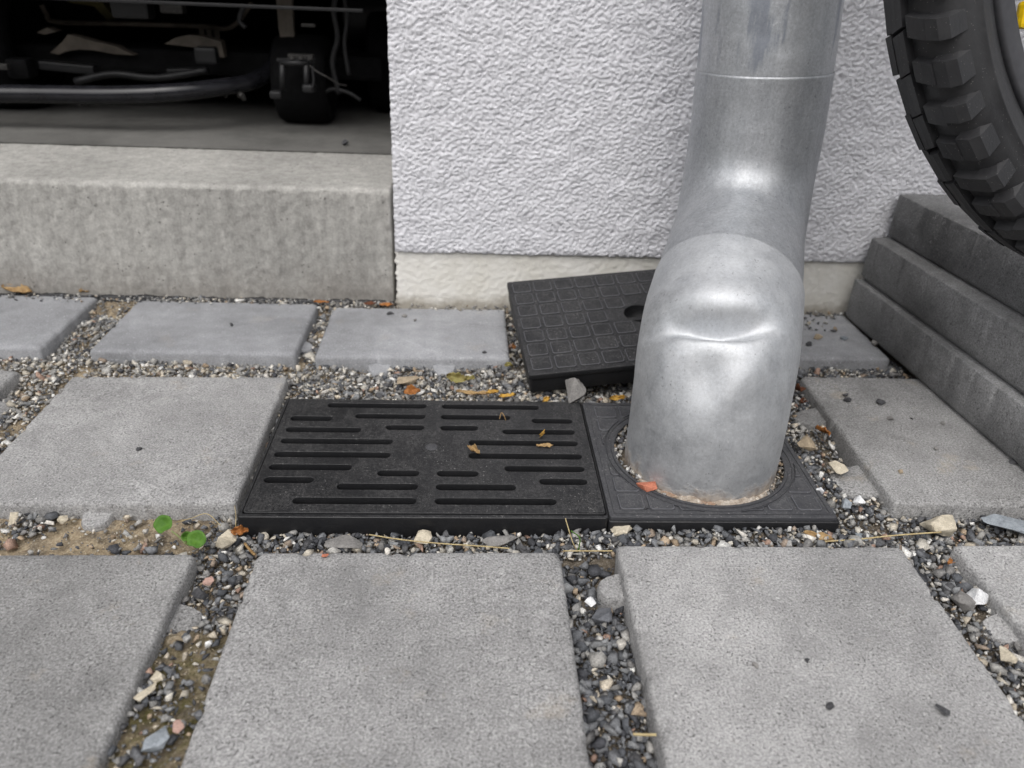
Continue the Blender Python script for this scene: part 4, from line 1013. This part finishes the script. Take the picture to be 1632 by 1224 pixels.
def build_gravel():
    r = random.Random(5); S = Stones(); G = Stones()
    def colour(x, y):
        pale = .13; warm = .06; mid = .28
        if y > .63: pale, warm, mid = .24, .05, .42
        if x < -.2 and y < .74: pale += .14
        if .06 < x < .11 and y < .43: pale, warm, mid = .04, .03, .13
        if x > .27: pale, warm, mid = .16, .07, .25
        if .425 < y < .46 and x > -.2: pale, warm, mid = .14, .06, .26
        u = r.random(); k = 'pale' if u < pale else 'warm' if u < pale+warm else 'mid' if u < pale+warm+mid else 'dark'
        c = r.choice(PALETTE[k]); f = r.uniform(.8, 1.2); return tuple(min(.8, v*f) for v in c)
    area = (SX0, SX1, SY0, .872)
    for size_m, cell, lift, sig in ((.0032, .0031, -.0005, .35), (.0056, .0045, .0006, .32), (.0084, .0098, .0008, .26)):
        ny, nx = int((area[3]-area[2])/cell), int((area[1]-area[0])/cell)
        for j in range(ny):
            for i in range(nx):
                x = area[0]+(i+r.random())*cell; y = area[2]+(j+r.random())*cell
                if not free(x, y, .0006+size_m*.15): continue
                # bare sandy patches on the left, moss in the joint near the camera
                bare = noise.noise(Vector((x*22, y*22, 1.5)))
                if x < -.19 and .41 < y < .48 and bare > -.25 and r.random() < .86: continue
                if x < -.38 and .55 < y < .72 and bare > -.1 and r.random() < .7: continue
                if -.19 < x < -.14 and y < .355 and r.random() < (.72 if bare > -.2 else .35): continue
                if bare > .34 and r.random() < .55: continue
                big = 1.28 if (.06 < x < .11 and y < .425) else 1.12 if (.425 < y < .46) else .95 if y > .7 else 1.0
                s_ = size_m*big*math.exp(r.gauss(0, sig)); s_ = min(s_, .0150)
                S.add(x, y, level(x, y)+lift+r.uniform(-.001, .0014)+s_*.10, s_, colour(x, y), r)
    # fine grit
    for k in range(26000):
        x, y = r.uniform(SX0, SX1), r.uniform(.2, .872)
        if not free(x, y, .0003): continue
        u = r.random(); c = (.50, .42, .30) if u < .45 else (.62, .56, .46) if u < .6 else (.2, .2, .2)
        G.add(x, y, level(x, y)-.0018+r.random()*.0016, r.uniform(.0010, .0022), c, r)
    # rubble in the ring round the pipe foot
    for k in range(1100):
        a = r.uniform(0, 2*PI); rr = r.uniform(.0560, .0705); x = RING[0]+rr*math.cos(a); y = RING[1]+rr*math.sin(a)
        if math.hypot(x-PIPE0[0], y-PIPE0[1]) < .060: continue
        s_ = r.uniform(.0018, .0068); S.add(x, y, -.0008+r.random()*.003, s_, r.choice([(.40, .36, .30), (.52, .47, .40), (.12, .12, .12), (.27, .26, .25), (.36, .28, .2)]), r)
    for k in range(90):
        a = math.radians(r.uniform(105, 250)); rr = r.uniform(.0585, .0695); S.add(RING[0]+rr*math.cos(a), RING[1]+rr*math.sin(a), .0002+r.random()*.0018, r.uniform(.0040, .0085), r.choice([(.40, .38, .34), (.55, .54, .52), (.16, .165, .17), (.30, .29, .28), (.10, .10, .11)]), r)
    # crumbs strewn over the edges of the slabs by the wall and on the joints
    for k in range(620):
        x = r.uniform(-.62, .47); y = r.gauss(.8535 if x > -.09 else .861, .006)
        if y > (.859 if x > -.09 else .869): continue
        S.add(x, y, max(level(x, y), 0)+.001, r.uniform(.002, .0062), colour(x, y), r)
    for k in range(90):
        x = r.uniform(.27, .44); y = r.uniform(.80, .855); S.add(x, y, .0018, r.uniform(.003, .009), colour(x, y), r)
    S.build('gravel', 'mixed grey and beige gravel filling the joints between slabs'); G.build('fine_grit', 'fine sandy grit between the gravel stones')
build_gravel()

def rock(px, py, size, mat, label, z=0, sub=2, npts=12, seed=None, flat=.6, el=1.0, rot=0, name='stone', cat='stone', group=None, jag=.28):
    p = at(px, py, z=z); seed = seed or int(px*7+py); r = random.Random(seed)
    bm = bmesh.new()
    for _ in range(npts):
        v = Vector((r.gauss(0, 1), r.gauss(0, 1), r.gauss(0, 1))).normalized(); v *= r.uniform(.88, 1.12); bm.verts.new(v)
    bmesh.ops.convex_hull(bm, input=bm.verts); bmesh.ops.delete(bm, geom=[v for v in bm.verts if not v.link_faces], context='VERTS')
    bmesh.ops.bevel(bm, geom=list(bm.edges), offset=.035, segments=1, affect='EDGES')
    bmesh.ops.triangulate(bm, faces=bm.faces)
    for _ in range(sub): bmesh.ops.subdivide_edges(bm, edges=list(bm.edges), cuts=1, use_grid_fill=True)
    for v in bm.verts:
        k = 1 + jag*.22*noise.noise(v.co*2.2+Vector((seed % 97, 0, 0))) + jag*.18*noise.noise(v.co*6+Vector((0, seed % 31, 0)))
        v.co *= k
    sc = Matrix.Diagonal((size*.5*el, size*.5/el**.5, size*.5*flat, 1))
    bm.transform(Matrix.Rotation(rot, 4, 'Z') @ sc); mz = min(v.co.z for v in bm.verts)
    bm.transform(Matrix.Translation((0, 0, -mz)))
    o = bm_obj(name, bm, mat); o.location = (p.x, p.y, z-.0004); shade_auto(o, 28)
    tag(o, label, cat, group); return o
LV = -.011
R_ = MAT
rock(907, 640, .0290, R_['r_grey'], 'angular mid-grey rock propped against the front of the tilted cover', .0, flat=1.0, rot=.5, seed=8, npts=10, jag=.2)
rock(990, 850, .0195, R_['r_cream'], 'jagged cream stone lying just in front of the grate and plate join', LV+.001, flat=.55, jag=.8, seed=12)
rock(1488, 845, .031, R_['r_cream'], 'large cracked cream stone in the joint right of the plate', LV, flat=.5, el=1.25, jag=.5, seed=31)
rock(1556, 962, .0175, R_['r_white'], 'white chunk with a grey flank in the right-hand joint', LV+.001, flat=.9, rot=.6, seed=5)
rock(1533, 968, .017, R_['r_grey'], 'grey angular stone touching the white chunk in the right-hand joint', LV-.001, flat=.8, rot=.2, seed=6)
rock(1333, 750, .0175, R_['r_cream'], 'pale yellow wedge of stone beside the spacer nib right of the pipe', LV+.003, flat=.45, rot=.3, seed=15)
rock(1283, 712, .020, R_['r_tan'], 'rounded mossy tan stone between the pipe and the right slab', LV+.002, flat=.6, rot=-.6, seed=16)
rock(1305, 789, .0085, R_['r_white'], 'small round white pebble at the right rim of the studded plate', -.003, flat=.9, seed=17)
rock(1367, 803, .0125, R_['r_white'], 'white pebble in the gravel below the right slab corner', LV+.002, flat=.7, seed=18)
rock(1346, 808, .012, R_['r_blue'], 'blue-grey pebble beside the white one below the right slab corner', LV+.002, flat=.7, seed=19)
rock(362, 868, .0170, R_['r_cream'], 'pale blocky stone beside the seedling and the grate corner', LV+.002, flat=.75, el=1.1, seed=20)
rock(1031, 777, .0150, R_['r_brick'], 'orange brick chip against the foot of the pipe', .0025, flat=.7, el=1.2, rot=-.5, seed=23, npts=9)
rock(24, 832, .0125, R_['r_cream'], 'cream stone at the far left in front of the left slab', LV+.003, flat=.75, seed=22)
rock(101, 830, .0085, R_['r_cream'], 'small cream pebble left of the seedling by the slab nib', LV+.003, flat=.8, seed=23)
rock(1612, 842, .030, R_['r_blue'], 'long pale blue slate flake at the right edge', LV+.004, flat=.22, el=1.5, rot=-.25, seed=24)
rock(1375, 858, .012, R_['r_blue'], 'bluish flat flake just right of the plate corner', LV+.001, flat=.35, seed=25)
rock(254, 1078, .0105, R_['r_cream'], 'pale yellow chip in the mossy left joint', LV+.0065, flat=.35, seed=26)
rock(228, 1108, .0095, R_['r_cream'], 'long narrow cream splinter in the mossy left joint', LV+.0065, flat=.25, el=1.9, rot=1.1, seed=27, jag=.6)
rock(283, 1160, .0085, R_['r_pink'], 'pink stone at the right side of the mossy left joint', LV+.006, flat=.5, seed=28)
rock(250, 1186, .0150, R_['r_blue'], 'blue-grey broken stone low in the mossy left joint', LV+.005, flat=.45, el=1.2, rot=.8, seed=29)
rock(322, 948, .0125, R_['r_dark'], 'dark round stone high in the left joint below the seedling', LV+.004, flat=.6, seed=41)
rock(333, 928, .0085, R_['r_pink'], 'pinkish stone high in the left joint below the seedling', LV+.004, flat=.5, seed=42)
rock(958, 985, .0165, R_['r_slate'], 'biggest dark chipping midway down the joint between the two front slabs', LV-.003, flat=.6, rot=.3, seed=43)
rock(943, 962, .010, R_['r_white'], 'white chip near the top of the joint between the two front slabs', LV+.002, flat=.5, rot=.8, seed=44)
rock(1600, 1048, .015, R_['r_cream'], 'cream flat stone at the right edge in the right-hand joint', LV+.002, flat=.5, seed=45)
rock(650, 612, .021, R_['r_tan'], 'pale lumpy stone in the gravel behind the grate', -.008, flat=.45, el=1.4, seed=46)
rock(548, 868, .020, R_['r_grey'], 'flat light grey flake against the front slab below the grate', -.009, flat=.25, el=1.5, seed=47)
rock(675, 862, .016, R_['r_cream'], 'rounded beige stone in front of the middle of the grate', LV, flat=.6, seed=48)
rock(795, 864, .021, R_['r_grey'], 'broad pale grey flake under the right half of the grate', -.010, flat=.3, el=1.4, seed=49)
# pebbles lying on the slabs
PB = [(222, 717, .0048, 'r_dark', 'dark speck of a pebble in the middle of the left slab'),
 (368, 519, .0062, 'r_dark', 'dark pebble on the back slab left of the wall corner'),
 (1500, 1137, .0095, 'r_dark', 'largest dark pebble on the front right slab'),
 (1323, 1128, .0062, 'r_dark', 'round dark pebble left of the largest one on the front right slab'),
 (1287, 1054, .0042, 'r_dark', 'tiny dark pebble on the front right slab near its middle'),
 (1203, 1062, .0048, 'r_grey', 'tiny grey pebble on the front right slab towards its left edge'),
 (1346, 631, .0066, 'r_dark', 'rear of two touching dark pebbles on the slab by the stack'),
 (1350, 640, .0078, 'r_dark', 'front of two touching dark pebbles on the slab by the stack'),
 (1403, 643, .0092, 'r_dark', 'biggest dark pebble on the slab by the stack'),
 (1418, 669, .0070, 'r_grey', 'grey pebble below the biggest one on the slab by the stack'),
 (1453, 667, .0036, 'r_dark', 'tiny dark pebble alone mid-slab by the stack'),
 (1522, 650, .0078, 'r_grey', 'grey pebble touching the lowest slab of the stack'),
 (1503, 676, .0058, 'r_grey', 'small grey pebble on the slab by the stack, near its centre'),
 (1615, 739, .0080, 'r_dark', 'dark pebble near the right edge under the stack'),
 (1436, 753, .0062, 'r_tan', 'ochre crumb on the front part of the slab by the stack'),
 (1492, 716, .0048, 'r_grey', 'small pale grey crumb mid-slab by the stack'),
 (772, 562, .0055, 'r_dark', 'dark pebble on the front edge of the slab left of the tilted cover'),
 (662, 511, .0058, 'r_grey', 'right one of three grey pebbles at the wall corner slab'),
 (645, 505, .0072, 'r_grey', 'middle one of three grey pebbles at the wall corner slab'),
 (622, 501, .0085, 'r_dark', 'left one of three grey pebbles at the wall corner slab'),
 (1345, 541, .0105, 'r_blue', 'pale flat pebble on the slab behind the pipe on its right'),
 (1394, 549, .0095, 'r_grey', 'light pebble against the stack on the slab behind the pipe'),
 (1288, 549, .0100, 'r_dark', 'dark pebble hard by the right side of the pipe at the back'),
 (1303, 540, .0110, 'r_tan', 'brown pebble hard by the right side of the pipe at the back'),
 (551, 231, .008, 'r_dark', None)]
for (x, y, s_, m_, lab) in PB:
    if lab is None:
        rock(x, y, s_*1.3, R_[m_], 'dark crumb lying on the garage floor behind the threshold', FZ+.002, flat=.8, name='crumb', cat='crumb'); continue
    rock(x, y, s_, R_[m_], lab, .0003, flat=.62, sub=1, name='pebble', cat='pebble', group='pebbles lying on the slabs')
rock(519, 887, .0052, R_['r_brick'], 'red brick crumb on the back edge of the front middle slab', .0003, flat=.6, name='crumb', cat='crumb')
rock(1030, 826-16, .0040, R_['r_dark'], 'dark blob stuck on the front pads of the studded plate', .0035, flat=.7, name='crumb', cat='crumb')

# ------------------------------------------------------------------ dry leaves, straws, seedling
def leaf(px, py, z, L, W, mat, label, rot=0, curl=1.0, tilt=(.1, .1), seed=0, group='dry leaves and leaf scraps', rag=.55):
    p = at(px, py, z=z); nx, ny = 14, 8; V = []; Fc = []
    for i in range(nx+1):
        u = i/nx; wdt = W*.5*(math.sin(PI*min(1, u*.97+.02))**.6)*(1+rag*noise.noise(Vector((u*6, seed*3.3, 0))))
        for j in range(ny+1):
            v = j/ny*2-1; x = (u-.5)*L; y = v*wdt*(1+rag*.7*noise.noise(Vector((u*9, v*2+seed, 5))))
            zz = curl*(.42*abs(y) + 8*x*x) + .0026*noise.noise(Vector((u*4, v*2.2, seed*2.1)))*curl + .0010*noise.noise(Vector((u*11, v*6, seed)))
            V.append(Vector((x, y*(1-.25*curl*abs(v)), zz)))
    Fc = [(i*(ny+1)+j, (i+1)*(ny+1)+j, (i+1)*(ny+1)+j+1, i*(ny+1)+j+1) for i in range(nx) for j in range(ny)]
    m_ = Matrix.Rotation(rot, 4, 'Z') @ Matrix.Rotation(tilt[0], 4, 'X') @ Matrix.Rotation(tilt[1], 4, 'Y'); V = [m_ @ v for v in V]
    mz = min(v.z for v in V); V = [v-Vector((0, 0, mz)) for v in V]
    o = mesh_obj('dry_leaf', V, Fc, R_[mat], smooth=True); o.location = p
    sd = o.modifiers.new('thick', 'SOLIDIFY'); sd.thickness = .00025
    tag(o, label, 'leaf', group); return o
LF = [
 (30, 466, .002, .036, .017, 'l_tan', 'large curled brown leaf at the foot of the threshold, far left', -.2, 1.6, (.5, .1)),
 (136, 467, .002, .012, .009, 'l_tan', 'small brown leaf scrap at the foot of the threshold', .3, 1.5, (.4, .1)),
 (512, 482, .002, .018, .006, 'l_orange', 'flat orange scrap on the bitumen at the threshold foot', 0, .6, (.1, 0)),
 (590, 485, .001, .014, .007, 'l_red', 'red-brown scrap beside the corner of the house wall', .2, 1., (.3, 0)),
 (615, 487, .001, .015, .006, 'l_orange', 'orange scrap lying right at the corner of the house wall', 0, .8, (.2, 0)),
 (657, 627, -.002, .016, .012, 'l_orange', 'cupped orange leaf behind the grate', .2, 1.2, (.5, 0)),
 (727, 606, -.004, .020, .015, 'l_olive', 'ragged olive leaf standing in the gravel behind the grate', -.3, 1.2, (.9, .3)),
 (748, 605, -.004, .013, .008, 'l_olive', 'smaller olive scrap joined to the ragged leaf behind the grate', .5, 1., (.6, .2)),
 (755, 628, -.004, .034, .006, 'l_tan', 'long narrow brown leaf lying along the back of the grate', -.06, .7, (.2, 0)),
 (785, 626, -.002, .013, .006, 'l_yellow', 'first yellow leaf scrap behind the grate, left of the pair', .3, 1., (.4, 0)),
 (808, 632, -.001, .016, .006, 'l_yellow', 'second yellow leaf scrap behind the grate, right of the pair', .3, 1., (.3, 0)),
 (870, 639, .001, .010, .007, 'l_yellow', 'yellow scrap touching the grey rock on the grate edge', .9, 1.2, (.6, 0)),
 (983, 637, .000, .015, .007, 'l_yellow', 'bright yellow leaf between tilted cover and plate', .15, 1.3, (.5, 0)),
 (755, 721, .004, .013, .0085, 'l_tan', 'crumpled brown leaf on the grate right of the centre knob', -.7, 1.6, (.4, .2)),
 (868, 711, .004, .0145, .0060, 'l_tan', 'thin tan leaf lying across a slot on the right of the grate', 0, .8, (.2, 0)),
 (863, 696, .004, .006, .0045, 'l_yellow', 'tiny curled yellow scrap in a slot on the right of the grate', 1.2, 2., (.7, .2)),
 (381, 852, -.003, .013, .011, 'l_orange', 'star-like orange leaf at the front left corner of the grate', .3, 1.8, (.6, .2)),
 (818, 556, .000, .018, .006, 'l_orange', 'orange leaf squeezed between back slab and tilted cover', 1.35, 1., (.6, .3)),
 (810, 585, -.004, .012, .007, 'l_olive', 'olive scrap in front of the left corner of the tilted cover', .6, 1., (.4, .3)),
 (1310, 690, -.004, .017, .009, 'l_orange', 'curled orange leaf in the hollow right of the pipe', 1.9, 1.5, (.6, .2)),
 (1270, 626, -.004, .020, .012, 'l_red', 'red-brown leaf tucked behind the right side of the pipe', 1.3, 1.6, (.5, .3)),
 (1276, 645, -.006, .014, .009, 'l_red', 'smaller red-brown leaf right of the pipe below the other', .7, 1.6, (.5, .3)),
 (1303, 858, -.006, .022, .008, 'l_tan', 'folded tan leaf in the gravel in front of the plate corner', -.35, 1.3, (.4, .1)),
 (1372, 496, .002, .018, .006, 'l_tan', 'tan leaf at the wall foot behind the pipe on its right', 0, 1., (.4, 0)),
 (1640, 1010, -.008, .016, .008, 'l_red', 'red-brown leaf scrap in the right-hand joint', .5, 1.2, (.3, .2)),
 (1513, 897, -.006, .008, .005, 'l_orange', 'small red leaf scrap at the top of the right-hand joint', .8, 1.2, (.5, .2)),
]
for k, a in enumerate(LF):
    leaf(*a[:7], rot=a[7], curl=a[8], tilt=a[9], seed=k+1)
def straw(px, name, label, cat, mat='straw', r=.0006, z=-.004, arch=0):
    pts = [at(x, y, z=zz) for x, y, zz in px]; o = tube_obj(name, catmull(pts, 8), r, R_[mat], None, 6); return tag(o, label, cat)
straw([(1292, 864, -.005), (1360, 860, -.003), (1430, 853, -.001), (1500, 848, .000)], 'straw_stalk', 'long pale straw over the gravel right of the plate', 'straw')
straw([(588, 852, -.006), (640, 860, -.004), (700, 866, -.003), (760, 870, -.002), (812, 874, -.002)], 'straw_stalk', 'thin straw along the gravel in front of the grate', 'straw', r=.0005)
straw([(898, 878, -.001), (940, 878, -.001), (976, 878, .0012)], 'straw_stalk', 'yellow straw bridging the top of the joint between front slabs', 'straw', r=.0005)
straw([(1009, 1170, -.006), (1028, 1171, -.005), (1046, 1171, -.004)], 'straw_stalk', 'short straw bit low in the joint between front slabs', 'straw', r=.0008)
straw([(921, 880, -.008), (912, 862, .003), (901, 826, .016)], 'grass_blade', 'thin pale grass blade rising in front of the grate', 'grass blade', 'straw', .0004)
straw([(921, 880, -.008), (924, 858, .005), (910, 846, .012)], 'grass_blade', 'short green grass blade beside the pale one', 'grass blade', 'l_green', .0005)
straw([(282, 832, -.004), (305, 826, .002), (330, 819, .005), (352, 838, -.004)], 'root_fibre', 'thin arched root fibre before the left slab', 'root', 'straw', .0003)
straw([(374, 806, -.001), (376, 822, .001), (375, 846, -.006)], 'root_fibre', 'thin pale fibre hanging at the left corner of the grate', 'root', 'straw', .00025)
straw([(390, 866, -.006), (398, 876, -.005), (406, 884, -.004)], 'twig', 'short brown twig under the orange leaf', 'twig', 'l_tan', .001)
straw([(796, 668, .0035), (799, 658, .008), (803, 662, .008), (806, 670, .0035)], 'twig', 'tiny arched tendril over a rear slot of the grate', 'twig', 'l_tan', .0004)

def seedling():
    root = at(297, 868, z=-.010); s = empty('seedling', root); tag(s, 'small green seedling with round leaves in front of the left slab', 'seedling')
    def disc(px, py, z, r, tilt, rot, squash=.95):
        c = at(px, py, z=z); V = [Vector((0, 0, -.0006))]; Fc = []; n = 28
        for ri, k in enumerate((.35, .7, 1.)):
            for i in range(n):
                a = 2*PI*i/n; notch = 1-.16*math.exp(-((math.sin((a-PI*1.5)/2))/.16)**2); rr = r*k*notch*(1+.03*math.sin(5*a))
                V.append(Vector((rr*math.cos(a), rr*math.sin(a)*squash, (.0018*k*k+.0005*math.sin(3*a)*k)+.0012*abs(math.sin(a))*k)))
        for i in range(n): Fc.append((0, 1+i, 1+(i+1) % n))
        for ri in range(2):
            for i in range(n): i2 = (i+1) % n; Fc.append((1+ri*n+i, 1+(ri+1)*n+i, 1+(ri+1)*n+i2, 1+ri*n+i2))
        m_ = Matrix.Rotation(tilt[0], 4, 'X') @ Matrix.Rotation(tilt[1], 4, 'Y') @ Matrix.Rotation(rot, 4, 'Z')
        o = mesh_obj('leaf', [c + m_ @ v for v in V], Fc, R_['l_green'], s, smooth=True); md = o.modifiers.new('t', 'SOLIDIFY'); md.thickness = .0003; return c
    a = disc(262, 836, .006, .0064, (.75, -.1), .5, 1.0); b = disc(314, 860, .004, .0064, (.75, .1), -.3, .95); c = disc(297, 855, .002, .0036, (.9, .5), 0)
    for e in (at(273, 846, z=.003), at(308, 866, z=.001), at(297, 858, z=.001)): tube_obj('stem', catmull([root, (root+e)/2+Vector((0, 0, .0012)), e], 5), .00055, R_['l_pale'], s, 6)
seedling()
